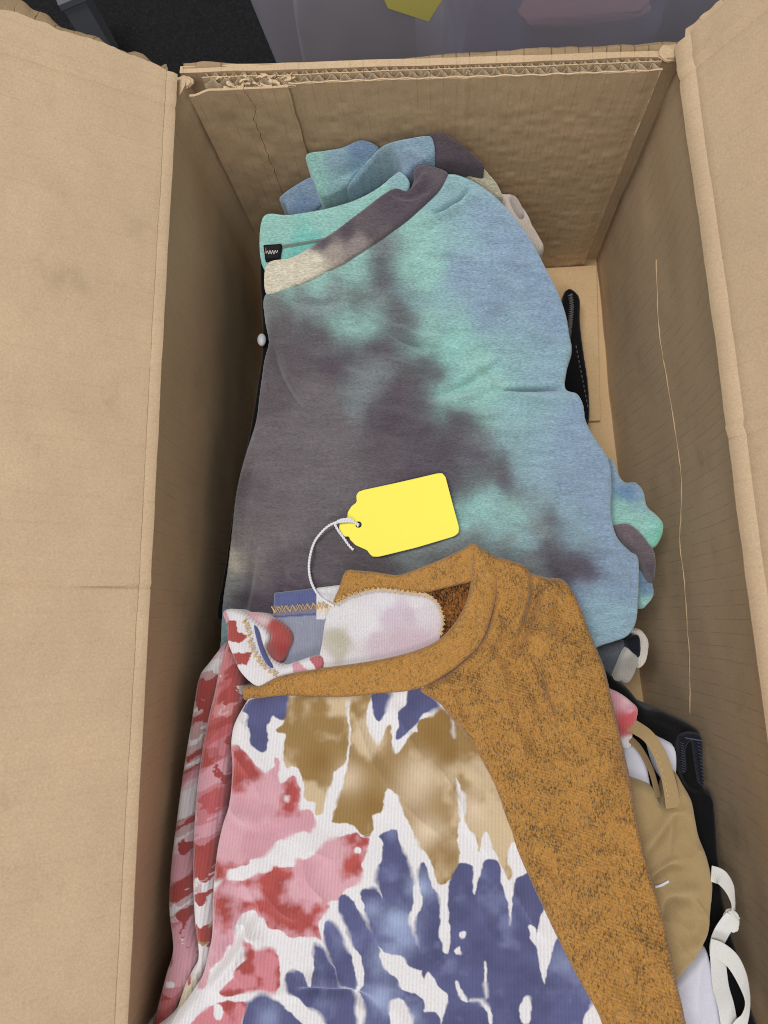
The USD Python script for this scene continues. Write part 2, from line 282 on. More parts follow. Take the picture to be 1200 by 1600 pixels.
# ------------------------------------------------------------------ cardboard box
def sheet(fn, nu, nv, thick=0.005, edge=True):
    """a bent board: fn(u, v) -> points for u, v in 0..1, given thickness behind its front side"""
    u, v = np.meshgrid(np.linspace(0, 1, nu), np.linspace(0, 1, nv)); p = fn(u.ravel(), v.ravel())
    g = p.reshape(nv, nu, 3); n = np.cross(np.gradient(g, axis=1), np.gradient(g, axis=0)); n /= np.linalg.norm(n, axis=2, keepdims=True) + 1e-12
    q = (g - n * thick).reshape(-1, 3); i = np.arange(nu * nv).reshape(nv, nu)
    a, b, c, d = i[:-1, :-1].ravel(), i[:-1, 1:].ravel(), i[1:, 1:].ravel(), i[1:, :-1].ravel(); N = nu * nv
    f = [np.stack([a, b, c], 1), np.stack([a, c, d], 1), np.stack([a, c, b], 1) + N, np.stack([a, d, c], 1) + N]
    ring = np.r_[i[0, :-1], i[:-1, -1], i[-1, :0:-1], i[:0:-1, 0]]; nx = np.roll(ring, -1)
    f += [np.stack([ring, ring + N, nx + N], 1), np.stack([ring, nx + N, nx], 1)]
    return np.vstack([p, q]), np.vstack(f)
RIM = 0.255
def ss(x): x = np.clip(x, 0, 1); return x * x * (3 - 2 * x)
def n3(x, y, z, s, seed=0, o=3): return fbm(np.c_[x * s, y * s, z * s], o, seed) - 0.5
box = thing('cardboard_box', 'open brown corrugated cardboard box holding the folded clothes', 'cardboard box')
YF = -0.32
def lx(y): return -0.164 - 0.0130 * (0.346 - y) / 0.556
def rx(y): return 0.160 + 0.0130 * (0.344 - y) / 0.38
def left_wall(u, v):
    y = 0.35 - (0.35 - YF) * u; z = RIM * (1 - v)
    x = lx(y) - 0.010 * np.sin(np.pi * v ** 0.8) * ss((0.33 - y) / 0.3) + 0.013 * ss((y - 0.322) / 0.03) * (0.7 + 0.6 * v)
    x = x + 0.004 * n3(y, z, 0 * y, 14, 2) * ss(v * 8) + 0.006 * n3(y, z, 0 * y, 60, 5) * ss((y - 0.31) / 0.04) * ss((0.4 - v) / 0.4)
    return np.c_[x, y, z]
obj('left_wall', sheet(left_wall, 160, 70), 'card_left', box, smooth=40)
def right_wall(u, v):
    y = YF + (0.345 - YF) * u; z = RIM * (1 - v)
    x = rx(y) + 0.012 * np.sin(np.pi * v ** 0.8) * ss((0.34 - y) / 0.25) + 0.004 * n3(y, z, 0 * y, 12, 3) * ss(v * 8)
    return np.c_[x, y, z]
obj('right_wall', sheet(right_wall, 160, 70), 'card_side', box, smooth=40)
def yb(x): return 0.348 - (x + 0.151) / 0.30 * 0.015
def outer_back(u, v):
    x = -0.160 + 0.330 * u; return np.c_[x, yb(x) + 0.014 + 0.002 * n3(x, 0 * x, v, 20), RIM - 0.003 - (RIM - 0.003) * v]
obj('back_wall', sheet(outer_back, 60, 20), 'card_back', box, smooth=40)
def near_wall(u, v):
    x = 0.19 - 0.38 * u; return np.c_[x, 0 * x + YF, RIM * (1 - v)]
obj('near_wall', sheet(near_wall, 40, 20), 'card_back', box, smooth=40)
# inner panel of the back: a front liner, two rows of flutes and the liners between, cut off at the top
XL, XR, XJ = -0.1495, 0.1475, -0.088
def rim_z(x): return RIM - 0.004 + 0.0015 * n3(x, 0 * x, 0 * x, 40, 9)
def liner(off, x0, x1, front):
    def fn(u, v):
        x = x0 + (x1 - x0) * u; z = rim_z(x) * (1 - v) + 0.001 * v
        y = yb(x) + off
        if front:
            ph = x / 0.0085; cl = np.floor(ph); fr = ph - cl
            dn = fbm(np.c_[cl * 7.31, z * 150 + cl * 1.7, 0 * z], 2, 4) - 0.5 + 0.6 * (fbm(np.c_[x * 30, z * 150, 0 * z], 2, 6) - 0.5)
            y = y + 0.0009 * dn * (0.35 + 0.65 * np.sin(np.pi * fr)) * (0.25 + 0.9 * ss((RIM - z) / 0.05)) - 0.00022 * np.abs(np.sin(np.pi * ph)) ** 0.5 + 0.0014 * n3(x, 0 * x, z, 14, 9) - 0.004 * np.exp(-((x - 0.026) / 0.002) ** 2) * 0.25 + 0.006 * ss((x - 0.135) / 0.012) * 0.3
        return np.c_[x, y, z]
    return sheet(fn, 420 if front else 90, 160 if front else 6, 0.0005)
def flute(off, x0, x1, amp, per, seed):
    def fn(u, v):
        x = x0 + (x1 - x0) * u; w = 0.0011 * 2 * (fbm(np.c_[x * 160, 0 * x, 0 * x], 2, seed) - 0.5)
        z = (rim_z(x) - 0.0004) * (1 - v) + 0.19 * v
        return np.c_[x, yb(x) + off + amp * np.sin(2 * np.pi * (x + w) / per), z]
    return sheet(fn, 1400, 4, 0.0010)
back = obj('inner_back_panel', liner(0.0, XJ - 0.002, XR, True), 'card_back', box, smooth=40)
obj('liner_sheet', liner(0.0064, XL + 0.004, XR, False), 'card_edge', back, smooth=40)
obj('liner_sheet', liner(0.0102, XL + 0.004, XR, False), 'card_edge', back, smooth=40)
obj('flute_sheet', flute(0.0038, XL + 0.006, XR, 0.0021, 0.0088, 1), 'flute_paper', back, smooth=True)
obj('flute_sheet', flute(0.0083, XL + 0.006, XR, 0.0016, 0.0066, 2), 'flute_paper', back, smooth=True)
obj('cut_edge', tube([(x, yb(x) - 0.0002 + 0.0004 * math.sin(x * 400), rim_z(np.array([x]))[0] + 0.0002) for x in np.linspace(XJ, XR, 160)], 0.00055, 5), 'card_edge', back, smooth=True)
# overlapping joint at the left of the back: two boards with a crack between them
def crack_x(z):
    k = (RIM - z) / 0.11; return -0.1185 + 0.003 * np.interp(RIM - z, [0, .012, .022, .03, .25], [0, .9, 1.6, .1, 1.1]) + 0.0009 * 2 * (fbm(np.c_[z * 220, 0 * z, 0 * z], 3, 17) - 0.5)
def joint(a):
    def fn(u, v):
        z = (RIM - 0.0035) * (1 - v) + 0.001 * v
        xa = crack_x(z); x = (XL - 0.004 + (xa - XL + 0.004) * u) if a == 0 else (xa + 0.0004 + (XJ - 0.0003 * np.sin(z * 200) - xa - 0.0004) * u)
        y = yb(x) - 0.0022 + 0.0016 * n3(x, 0 * x, z, 60, 6) + (0.004 * ss((XL + 0.010 - x) / 0.012) * -1 if a == 0 else 0)
        return np.c_[x, y, z]
    return sheet(fn, 40, 120, 0.0016)
jt = obj('joint_board', joint(0), 'card_back', box, smooth=40)
obj('joint_board', joint(1), 'card_back', box, smooth=40)
# ragged torn paper on top of the joint
rag = []
for k in range(26):
    x = XL + 0.010 + (XJ - XL - 0.008) * RNG.random(); y = yb(x) + RNG.uniform(-0.0025, 0.007); a = RNG.uniform(-0.5, 0.5); L_ = RNG.uniform(0.003, 0.008); w_ = RNG.uniform(0.0008, 0.0022)
    d_ = np.array([math.cos(a), math.sin(a) * 0.5, 0]); p_ = np.array([-math.sin(a) * 0.5, math.cos(a), RNG.uniform(-0.6, 0.6)]); v_ = []
    for q in range(4):
        c_ = np.array([x, y, RIM - 0.0042]) + d_ * L_ * q / 3 + np.r_[0, RNG.normal(0, 0.0004), 0.0012 * math.sin(q * 1.3 + k)]
        for s_ in (-1, 1): v_ += [c_ + p_ * s_ * w_ / 2 * (1 - 0.25 * q * RNG.random()), c_ + p_ * s_ * w_ / 2 + np.array([0, 0, -0.0004])]
    v_ = np.array(v_); rag.append((v_, trimesh.convex.convex_hull(v_[:8]).faces if False else np.array([(4 * q + a0, 4 * q + b0, 4 * q + c0) for q in range(3) for a0, b0, c0 in ((0, 2, 6), (0, 6, 4), (1, 5, 7), (1, 7, 3), (0, 4, 5), (0, 5, 1), (2, 3, 7), (2, 7, 6))])))
tag(obj('torn_paper', join(rag), 'card_edge', jt), kind='stuff')
# back flap bent over to the outside
def back_flap(u, v):
    x = -0.158 + 0.318 * u; a = np.pi * ss(v * 2.2) * 0.95; w = np.interp(x, [-.158, -.145, -.12, -.07, -.03, .02, .1, .15, .17], [1.2, 1.5, .9, .35, .5, 1.2, 1.3, 1.7, 1.4]) + 0.5 * n3(x, 0 * x, 0 * x, 60, 8)
    y = yb(x) + 0.0115 + 0.0024 * w * (1 - np.cos(a)); z = RIM - 0.006 + 0.0030 * w * np.sin(a) - 0.06 * np.clip(v - 0.42, 0, 1) / 0.58 + 0.004 * n3(x, v, 0 * x, 30, 4)
    return np.c_[x, y, z]
obj('back_flap', sheet(back_flap, 160, 30, 0.0012), 'card_torn', box, smooth=50)
# side flaps
def flap(side, ang, length):
    c, s_ = math.cos(ang), math.sin(ang)
    def fn(u, v):
        y = (0.350 - (0.350 - YF) * u) if side < 0 else (YF + (0.343 - YF) * u)
        top = 0.350 if side < 0 else 0.343
        L = length * v; x0 = lx(y) if side < 0 else rx(y)
        ed = top - y
        y = y + 0.008 * ss(1 - ed / 0.03) * (n3(L, 0 * L, 0 * L, 40, 21) + 0.25 * n3(L, 0 * L, 0 * L, 160, 22)) * ss(L / 0.01)
        rw = 0.55 if side < 0 else 1.0
        h = rw * (0.0009 * np.exp(-((L - 0.0035 * rw) / (0.0028 * rw)) ** 2) - 0.0012 * np.exp(-((L - 0.0092 * rw) / (0.0018 * rw)) ** 2)) + 0.0005 * n3(y, 0 * L, 0 * L, 70, 12) * np.exp(-((L - 0.004) / 0.006) ** 2)
        h = h + 0.0009 * np.exp(-((ed - 0.017 - 0.06 * L * (side < 0)) / 0.0028) ** 2) - 0.0013 * np.exp(-((ed - 0.0225 - 0.06 * L * (side < 0)) / 0.0028) ** 2) + 0.0035 * n3(y, L, 0 * L, 9, 13) + 0.0010 * n3(y, L, 0 * L, 45, 14)
        cr = 0.021 if side < 0 else 0.097
        h = h - 0.0018 * np.exp(-((y - cr - 0.03 * L) / 0.0016) ** 2) + 0.0014 * np.exp(-((y - cr - 0.003 - 0.03 * L) / 0.0025) ** 2)
        return np.c_[x0 + side * L * c + -side * s_ * h, y, RIM + L * s_ + c * h]
    return fn
lf = obj('left_flap', sheet(flap(-1, math.radians(38), 0.20), 330, 120, 0.006), 'card_flap', box, smooth=40)
rf = obj('right_flap', sheet(flap(1, math.radians(58), 0.20), 330, 120, 0.006), 'card_flap', box, smooth=40)
# torn tape and fibres along the far edge of the side flaps
def edge_strip(side, ang, L1, seed, y0, wid):
    c, s_ = math.cos(ang), math.sin(ang); L = np.linspace(0.004, L1, 150)
    n = lambda f, k: fbm(np.c_[L * f, 0 * L, 0 * L], 3, seed + k) - 0.5
    x0 = lx(np.array(y0)) if side < 0 else rx(np.array(y0)); ys = [y0 - 0.003 + 0.006 * n(60, 1), y0 + 0.0035 + 0.005 * n(40, 2), y0 + 0.003 + wid * (0.7 + 2.0 * np.clip(n(50, 3) + 0.1, -0.2, 1))]
    off = [0.0030, 0.0036, 0.0005 + 0.006 * n(60, 5)]
    rows = [np.c_[x0 + side * L * c - side * s_ * o, y, RIM + L * s_ + c * o] for y, o in zip(ys, off)]
    v = np.vstack(rows); m = len(L); f = []
    for r_ in range(2):
        for i in range(m - 1): a, b = r_ * m + i, (r_ + 1) * m + i; f += [(a, a + 1, b + 1), (a, b + 1, b)]
    return v, np.array(f)
obj('torn_tape', edge_strip(-1, math.radians(38), 0.17, 31, 0.350, 0.010), 'card_torn', lf, smooth=True)
obj('torn_tape', edge_strip(1, math.radians(58), 0.12, 41, 0.343, 0.005), 'card_edge', rf, smooth=True)
# crumpled corners
for side, (cx, cy) in ((-1, (-0.157, 0.350)), (1, (0.153, 0.343))):
    m = trimesh.creation.icosphere(4, 1.0); p = np.array(m.vertices)
    k = 0.7 + 0.8 * fbm(p * 1.6 + 7 * side, 4, 5)[:, None]; p = p * k * (np.array([0.0070, 0.0050, 0.0026]) if side > 0 else np.array([0.0062, 0.0040, 0.0022])) + np.array([cx, cy, RIM - 0.0025])
    obj('crushed_corner', (p, m.faces), 'card_back', box, smooth=25)
# score line scratched down the right wall, scuffs on the left wall
def wall_pt(u, v, side):
    w = R @ np.array([u - 600, v - 800, F]); 
    y = 0.2
    for _ in range(6):
        k = ((rx(y) if side > 0 else lx(y))) / w[0]; y = w[1] * k
    for _ in range(20):
        z = H + w[2] * k; vv = np.clip(1 - z / RIM, 0, 1); y = w[1] * k
        if side > 0: xx = right_wall(np.array([(y - YF) / (0.345 - YF)]), np.array([vv]))[0, 0] - 0.0002
        else: xx = left_wall(np.array([(0.35 - y) / (0.35 - YF)]), np.array([vv]))[0, 0] + 0.0002
        k = xx / w[0]
    return w * k + np.array([0, 0, H])
ln = spline([(1025, 405), (1027, 470), (1030, 520), (1043, 600), (1056, 680), (1064, 740), (1064, 800), (1062, 850), (1068, 900), (1073, 960), (1077, 1040), (1078, 1115)], 8)
ln = ln + np.c_[1.6 * (fbm(np.c_[ln[:, 1] / 14, 0 * ln[:, 1], 0 * ln[:, 1]], 3, 2) - 0.5), 0 * ln[:, 1]]
obj('scratch_line', tube([wall_pt(a, b, 1) for a, b in ln], 0.00030 + 0.00014 * np.sin(np.arange(len(ln)) * 0.9), 5), 'card_edge', box, smooth=True)
# bottom boards
def bottom(u, v): x = -0.19 + 0.40 * u; y = YF + (0.36 - YF) * v; return np.c_[x, y, 0 * x]
obj('bottom_board', sheet(bottom, 20, 20, 0.005), 'card_floor', box)
bx_ = W(936, 657, 0.006); b1 = W(930, 416, 0.006)
def flapb(u, v): x = -0.16 + (bx_[0] + 0.001 + 0.16) * u + (b1[0] - bx_[0]) * u * v; y = bx_[1] + (0.332 - bx_[1]) * v; return np.c_[x, y, 0.006 + 0.0006 * n3(x, y, 0 * x, 20)]
obj('bottom_flap', sheet(flapb, 40, 40, 0.0045), 'card_floor', box, smooth=40)

# ------------------------------------------------------------------ storage tote behind the box
tote = thing('storage_tote', 'translucent grey plastic storage tote standing behind the box', 'storage tote')
def ring(z, xa, xb, ya, yb_, r, n=8):
    pts = []
    for cx, cy, a0 in ((xb - r, ya + r, -90), (xb - r, yb_ - r, 0), (xa + r, yb_ - r, 90), (xa + r, ya + r, 180)):
        for k in range(n + 1):
            t_ = math.radians(a0 + 90 * k / n); pts.append((cx + r * math.cos(t_), cy + r * math.sin(t_), z))
    return np.array(pts)
levels = [(0.0, .012), (0.004, .006), (0.02, .004), (0.26, -.012), (0.262, -.022), (0.275, -.022), (0.276, -.012)]
rings = [ring(z, -0.116 + o, 0.226 - o, 0.446 + o, 0.72 - o, 0.014) for z, o in levels]; m = len(rings[0])
v = np.vstack(rings); f = []
for i in range(len(rings) - 1):
    for k in range(m): q = (k + 1) % m; a, b = i * m, (i + 1) * m; f += [(a + k, a + q, b + q), (a + k, b + q, b + k)]
f += [(0, k + 1, k) for k in range(1, m - 1)]
obj('tote_body', (v, np.array(f)), 'tote_plastic', tote, smooth=40)
def note(u, v):
    q = [np.array(k) for k in ((-0.035, 0.245), (0.028, 0.235), (0.0045, 0.1915), (-0.0245, 0.207))]
    p = ((1 - u) * (1 - v))[:, None] * q[0] + (u * (1 - v))[:, None] * q[1] + (u * v)[:, None] * q[2] + ((1 - u) * v)[:, None] * q[3]
    return np.c_[p[:, 0], 0.446 + 0.004 - 0.016 * (p[:, 1] - 0.02) / 0.24 - 0.0012, p[:, 1]]
obj('sticky_label', sheet(note, 6, 6, 0.0003), 'note_yellow', tote)
def lump(c, sz, seed, amp=0.25):
    m = trimesh.creation.box((2, 2, 2)).subdivide().subdivide().subdivide().subdivide(); p = np.array(m.vertices)
    q = p / (np.linalg.norm(p, axis=1, keepdims=True) ** 0.55); q = q * (1 + amp * (fbm(p * 1.7 + seed, 3, seed)[:, None] - 0.5))
    return q * np.array(sz) / 2 + np.array(c), m.faces
for nm, lab, cat, c, sz, mt, sd_ in (('folded_cloth', 'grey folded cloth inside the tote at its near left', 'cloth', (-0.058, 0.53, 0.11), (0.105, 0.15, 0.21), 'grey_cloth', 3),
                              ('folded_cloth', 'purple folded cloth filling the right side of the tote', 'cloth', (0.115, 0.54, 0.10), (0.19, 0.15, 0.19), 'purple_cloth', 5),
                              ('folded_cloth', 'flat pink folded cloth in the tote in front of the purple one', 'cloth', (0.125, 0.462, 0.166), (0.10, 0.03, 0.014), 'pink_cloth', 8)):
    tag(obj(nm, lump(c, sz, sd_), mt, smooth=True), lab, cat)
gb = thing('plastic_bin', 'small pale grey plastic bin on the dark floor behind the left flap', 'bin')
c0 = W(106, -6, 0.10)
mm = trimesh.creation.box((0.022, 0.05, 0.10)); mm.apply_transform(trimesh.transformations.rotation_matrix(0.35, (0, 0, 1))); mm.apply_translation((c0[0] - 0.005, c0[1] + 0.018, 0.045))
obj('bin_body', mm, 'grey_plastic', gb)
mm = trimesh.creation.box((0.025, 0.053, 0.006)); mm.apply_transform(trimesh.transformations.rotation_matrix(0.35, (0, 0, 1))); mm.apply_translation((c0[0] - 0.005, c0[1] + 0.018, 0.099))
obj('bin_rim', mm, 'grey_plastic', gb)

# ------------------------------------------------------------------ dyes
G, G2, GP = (99, 92, 98), (114, 108, 112), (89, 79, 90)
MI, MB_, TE, BL, BT, CR, GT = (154, 199, 192), (152, 205, 199), (147, 182, 189), (142, 165, 189), (147, 177, 191), (212, 206, 188), (128, 136, 139)
TURQ = [(425, 470, G2), (440, 500, G), (485, 468, GT), (440, 455, MI), (500, 440, MI), (560, 405, MI), (560, 440, MI), (600, 385, GT), (600, 410, GP), (602, 445, GP), (560, 465, G), (530, 462, GT), (640, 405, MI), (650, 360, MI), (690, 320, TE), (710, 270, TE), (760, 300, BT), (745, 345, BL), (790, 390, BL), (720, 370, TE), (720, 430, BL),
        (660, 420, MI), (850, 440, BL), (865, 500, BL), (640, 480, TE), (575, 500, MI), (545, 492, MI), (610, 500, G), (625, 490, G), (590, 480, GT), (660, 500, MI), (700, 480, TE), (760, 480, BL), (820, 520, BT), (870, 540, BT), (700, 545, MB_), (660, 530, MI), (640, 515, GP), (670, 560, GP), (685, 590, GP), (700, 620, MI), (720, 600, MB_), (750, 570, MI), (770, 610, MI), (800, 560, TE), (850, 570, BT), (880, 590, BT),
        (500, 520, G), (460, 560, G), (520, 580, GP), (590, 560, GP), (590, 590, GT), (560, 620, GT), (620, 620, GP), (650, 610, G), (420, 620, G), (470, 650, G2), (530, 660, G2), (600, 660, GP), (660, 660, GP), (710, 670, GP), (742, 670, GP), (755, 645, MI), (790, 640, TE), (830, 620, TE), (870, 630, BT), (900, 640, BL), (780, 690, TE), (750, 690, GT), (740, 710, GP), (700, 710, GP), (780, 720, GP), (788, 750, GP), (775, 755, G), (810, 720, TE), (850, 690, BT), (890, 690, BL), (920, 720, BL), (940, 760, BL), (880, 750, BL), (840, 740, BT),
        (400, 700, G2), (450, 720, G2), (520, 730, G2), (600, 730, G), (650, 750, GP), (700, 755, GP), (735, 770, G), (735, 795, MB_), (750, 800, MI), (765, 790, TE), (760, 830, TE), (745, 830, GT), (800, 800, MI), (830, 780, TE), (825, 770, GT), (860, 812, GP), (845, 825, GT), (880, 800, BT), (900, 830, BT), (820, 850, TE), (790, 850, GT), (730, 850, GT), (700, 860, GT), (780, 890, G), (860, 870, GP), (900, 875, GP), (925, 890, GP), (880, 900, GP), (830, 890, GT), (910, 930, BL), (960, 870, BL), (940, 820, BL), (970, 920, BL), (940, 960, BT), (980, 980, BT), (930, 1000, BT),
        (400, 800, G2), (460, 800, G2), (380, 850, G2), (362, 880, CR), (360, 905, GT), (390, 900, G), (430, 880, G), (500, 860, G), (560, 880, G), (640, 880, GT), (600, 900, G), (690, 900, G), (370, 950, G), (348, 985, TE), (350, 1030, TE), (400, 950, GP), (450, 920, GP), (520, 900, G), (380, 760, G), (420, 560, G), (500, 620, G2)]

# ------------------------------------------------------------------ turquoise tie-dye shirt
shirt = thing('tie_dye_shirt', 'soft turquoise, blue and grey tie-dye shirt folded in half against the far wall', 'shirt')
zT = lambda u, v: 0.148 + 0.044 * ss((640 - v) / 400) + 0.008 * np.exp(-(((u - 640) / 190) ** 2 + ((v - 700) / 250) ** 2))
body = [(412, 458), (453, 446), (507, 422), (549, 398), (603, 361), (640, 334), (683, 294), (697, 268), (730, 273), (768, 296), (800, 328), (830, 368), (855, 415), (875, 455), (887, 490), (892, 520), (896, 545), (888, 575), (886, 604), (904, 612), (914, 630), (918, 655), (932, 682), (948, 705), (957, 730), (959, 765), (958, 800), (966, 835), (984, 858), (999, 868), (1002, 895), (1000, 940), (997, 972), (984, 994), (960, 1004), (935, 1013), (880, 1045), (700, 1050), (500, 1070), (343, 1066), (342, 1000), (345, 940), (352, 890), (358, 840), (366, 770), (379, 715), (396, 660), (403, 610), (410, 560), (417, 530), (411, 495)]
wr = [([(770, 612), (820, 609), (888, 606)], 5, -0.0028, 'g'), ([(760, 622), (820, 622), (895, 625)], 12, 0.0022, 'g'), ([(640, 622), (690, 640), (740, 655), (790, 640)], 10, 0.0022, 'g'), ([(680, 620), (720, 605), (760, 580), (790, 560)], 7, -0.0022, 'g'), ([(690, 632), (730, 622), (780, 600)], 9, 0.0020, 'g'),
      ([(600, 515), (640, 535), (690, 545)], 5, -0.0018, 'g'), ([(600, 503), (640, 522), (690, 532)], 8, 0.0014, 'g'), ([(425, 540), (440, 590), (470, 635), (500, 655)], 6, -0.0018, 'g'), ([(437, 530), (455, 585), (490, 630)], 8, 0.0012, 'g'),
      ([(520, 480), (570, 490), (610, 510)], 6, 0.0012, 'g'), ([(450, 480), (520, 478), (560, 490)], 7, -0.0012, 'g'), ([(675, 335), (715, 315), (735, 290)], 6, -0.0030, 'g'), ([(660, 345), (710, 330), (750, 300)], 9, 0.0018, 'g'), ([(700, 330), (735, 305)], 5, 0.0015, 'g'),
      ([(500, 640), (560, 700), (640, 730)], 12, -0.0010, 'g'), ([(560, 640), (640, 650), (700, 690)], 12, 0.0012, 'g'), ([(400, 850), (392, 900), (375, 980)], 8, -0.0018, 'g'), ([(412, 700), (400, 780), (385, 900)], 16, 0.0012, 'g'),
      ([(958, 730), (958, 800), (966, 850)], 4, -0.0012, 'g'), ([(990, 866), (986, 920), (982, 985)], 3, -0.0011, 'g'), ([(740, 690), (800, 670), (880, 660)], 16, 0.0012, 'g'), ([(850, 480), (870, 520), (893, 545)], 9, -0.0012, 'g'), ([(740, 450), (800, 500), (860, 520)], 20, 0.0012, 'g'), ([(780, 860), (850, 840), (930, 850)], 14, 0.0010, 'g')]
wr = [(a, b * 0.75, c * 3.4, d) for a, b, c, d in wr] + [([(430, 600), (500, 615), (580, 600)], 14, 0.0014, 'g'), ([(600, 660), (680, 690), (760, 700)], 10, -0.0014, 'g'), ([(470, 700), (540, 690), (600, 705)], 12, 0.0013, 'g'), ([(650, 560), (690, 575), (730, 560)], 9, -0.0014, 'g'), ([(820, 440), (850, 470), (885, 500)], 10, 0.0014, 'g'), ([(820, 700), (880, 720), (945, 720)], 10, -0.0014, 'g'), ([(420, 760), (480, 745), (540, 760)], 12, -0.0012, 'g'), ([(700, 300), (720, 320), (770, 330)], 8, -0.0014, 'g'), ([(880, 870), (920, 920), (935, 980)], 9, -0.0014, 'g')]
(mv, uv) = cloth(body, zT, 1.6, 10, 0.007, 0.14, wr, 0.0022, 80, seed=1, limp=(0.0065, 38, 0.45))
col = soft_dye(uv, TURQ, 26, 55, 2, 2.4, 750)
fib = fbm(np.c_[uv[:, 0] / 26, uv[:, 1] / 4.0, 0 * uv[:, 0]], 3, 4)[:, None] - 0.5
col = col * (1 + 0.30 * fib) * (1 + 0.16 * (fbm(np.c_[uv / 30, 0 * uv[:, :1]], 3, 9)[:, None] - 0.5))
BODY = mv[0]
obj('body', mv, 'jersey', shirt, smooth=True, col=np.clip(col, 0, 0.85))
zc = lambda dz: (lambda u, v: zT(u, v) + dz)
def piece(parent, name, out, zf, samples, mat='jersey', step=1.6, r=8, t=0.005, skirt=0.02, wr=(), bumpy=0.0005, seed=0, amp=10, soft=60, label=None, sharp=False, curve=True, size=40):
    if mat == 'jersey' and name not in ('sleeve', 'cuff'): r, t, bumpy = r * 0.6, t * 0.5, 0.0011
    mv, uv = cloth(out, zf, step, r, t, skirt, wr, bumpy, 30, curve, seed)
    if sharp and size == 16:
        q = uv.copy(); q[:, 0] = q[:, 0] * 0.55; q[:, 1] += 0.45 * (uv[:, 0] - 300); sm = [(a * 0.55, b + 0.45 * (a - 300), k) for a, b, k in samples]
        c = 0.55 * blot(q, sm, 38, 42, seed) + 0.45 * blot(q, sm, 14, 12, seed + 40)
        mm_ = lambda z_, k_: fbm(np.c_[uv / z_, np.full(len(uv), k_)], 4, seed)
        c = np.where((mm_(22, 3.3) > 0.655)[:, None], lin(WT), c); c = np.where((mm_(26, 8.1) > 0.64)[:, None], lin(RD) * 0.95, c)
    else: c = blot(uv, samples, amp, size, seed) if sharp else soft_dye(uv, samples, amp, size, seed, 1.9, soft)
    if mat == 'jersey': c = c * (1 + 0.25 * (fbm(np.c_[uv[:, 0] / 20, uv[:, 1] / 4, 0 * uv[:, 0]], 3, 4)[:, None] - 0.5))
    return obj(name, mv, mat, parent, smooth=True, col=np.clip(c, 0, 0.86), label=label)
DG = (92, 82, 92)
piece(shirt, 'back_neckband', [(409, 339), (451, 334), (501, 326), (549, 313), (587, 294), (613, 273), (627, 267), (640, 290), (610, 330), (540, 385), (470, 420), (412, 420)], zc(-0.003), [(430, 360, MI), (520, 345, MI), (590, 310, MI), (620, 280, TE), (480, 390, (120, 190, 182))], r=7, t=0.004, skirt=0.05, seed=3)
piece(shirt, 'neckband', [(416, 411), (453, 401), (480, 387), (520, 361), (560, 331), (611, 294), (636, 296), (646, 282), (647, 264), (661, 255), (696, 265), (697, 277), (683, 296), (640, 336), (603, 363), (549, 400), (507, 424), (453, 448), (416, 459)], zc(0.0035),
      [(425, 435, CR), (460, 425, CR), (490, 410, CR), (520, 395, (168, 158, 150)), (505, 380, DG), (545, 360, DG), (580, 355, G), (560, 380, (150, 140, 138)), (620, 320, DG), (660, 290, GP), (680, 275, G)], r=9, t=0.004, skirt=0.012,
      wr=[([(640, 300), (655, 290), (668, 270)], 7, 0.004, 'g'), ([(610, 300), (640, 306), (670, 292)], 6, -0.0035, 'g'), ([(430, 440), (520, 398), (620, 330)], 9, 0.0008, 'g')], seed=4)
zU = lambda dz: (lambda u, v: 0.200 + dz - 0.0004 * (v - 207) + 0 * u)
piece(shirt, 'sleeve_fold', [(437, 305), (483, 275), (500, 280), (515, 300), (504, 315), (480, 335), (453, 334), (446, 318)], zU(-0.004), [(450, 310, BL), (490, 290, BL), (470, 325, (122, 148, 178))], r=8, skirt=0.06, seed=5)
piece(shirt, 'sleeve_fold', [(460, 333), (501, 307), (544, 288), (570, 262), (590, 245), (606, 244), (623, 258), (636, 272), (613, 285), (570, 308), (510, 328)], zU(-0.006), [(480, 325, (116, 138, 168)), (560, 290, (118, 144, 174)), (610, 262, (124, 150, 184))], r=10, t=0.006, skirt=0.06, seed=6, wr=[([(520, 305), (570, 280), (600, 258)], 9, 0.003, 'g')])
piece(shirt, 'sleeve_fold', [(477, 241), (507, 233), (533, 229), (565, 217), (592, 230), (575, 255), (557, 272), (539, 291), (510, 306), (497, 300), (488, 272)], zU(0.004), [(490, 250, MI), (500, 285, MI), (530, 280, TE), (520, 250, BT), (560, 235, (122, 148, 178)), (560, 260, (122, 156, 178))], r=8, t=0.005, skirt=0.05, seed=7, wr=[([(520, 280), (550, 262), (575, 250)], 8, -0.003, 'g'), ([(505, 250), (545, 240), (570, 228)], 10, 0.002, 'g')])
piece(shirt, 'sleeve_fold', [(541, 291), (552, 272), (567, 254), (592, 229), (616, 218), (645, 212), (670, 209), (678, 218), (679, 238), (666, 248), (648, 258), (637, 272), (631, 268), (627, 250), (620, 238), (607, 232), (590, 240), (571, 262), (552, 285)], zU(0.012), [(560, 265, (140, 172, 190)), (600, 228, BT), (650, 225, (152, 180, 202)), (640, 255, BL), (675, 230, (146, 178, 200))], r=9, t=0.009, skirt=0.03, seed=8, wr=[([(620, 228), (640, 240), (650, 250)], 8, 0.002, 'g'), ([(548, 290), (566, 266), (588, 243), (608, 236), (622, 246), (632, 266)], 6, -0.009, 'g'), ([(556, 268), (585, 238), (615, 226), (640, 222)], 6, 0.0025, 'g')])
piece(shirt, 'shoulder_band', [(670, 209), (693, 206), (722, 224), (742, 241), (757, 257), (747, 258), (717, 250), (693, 251), (679, 244), (676, 222)], zU(0.009), [(690, 220, DG), (730, 240, (86, 76, 86)), (680, 240, GP)], r=8, t=0.006, skirt=0.03, seed=9)
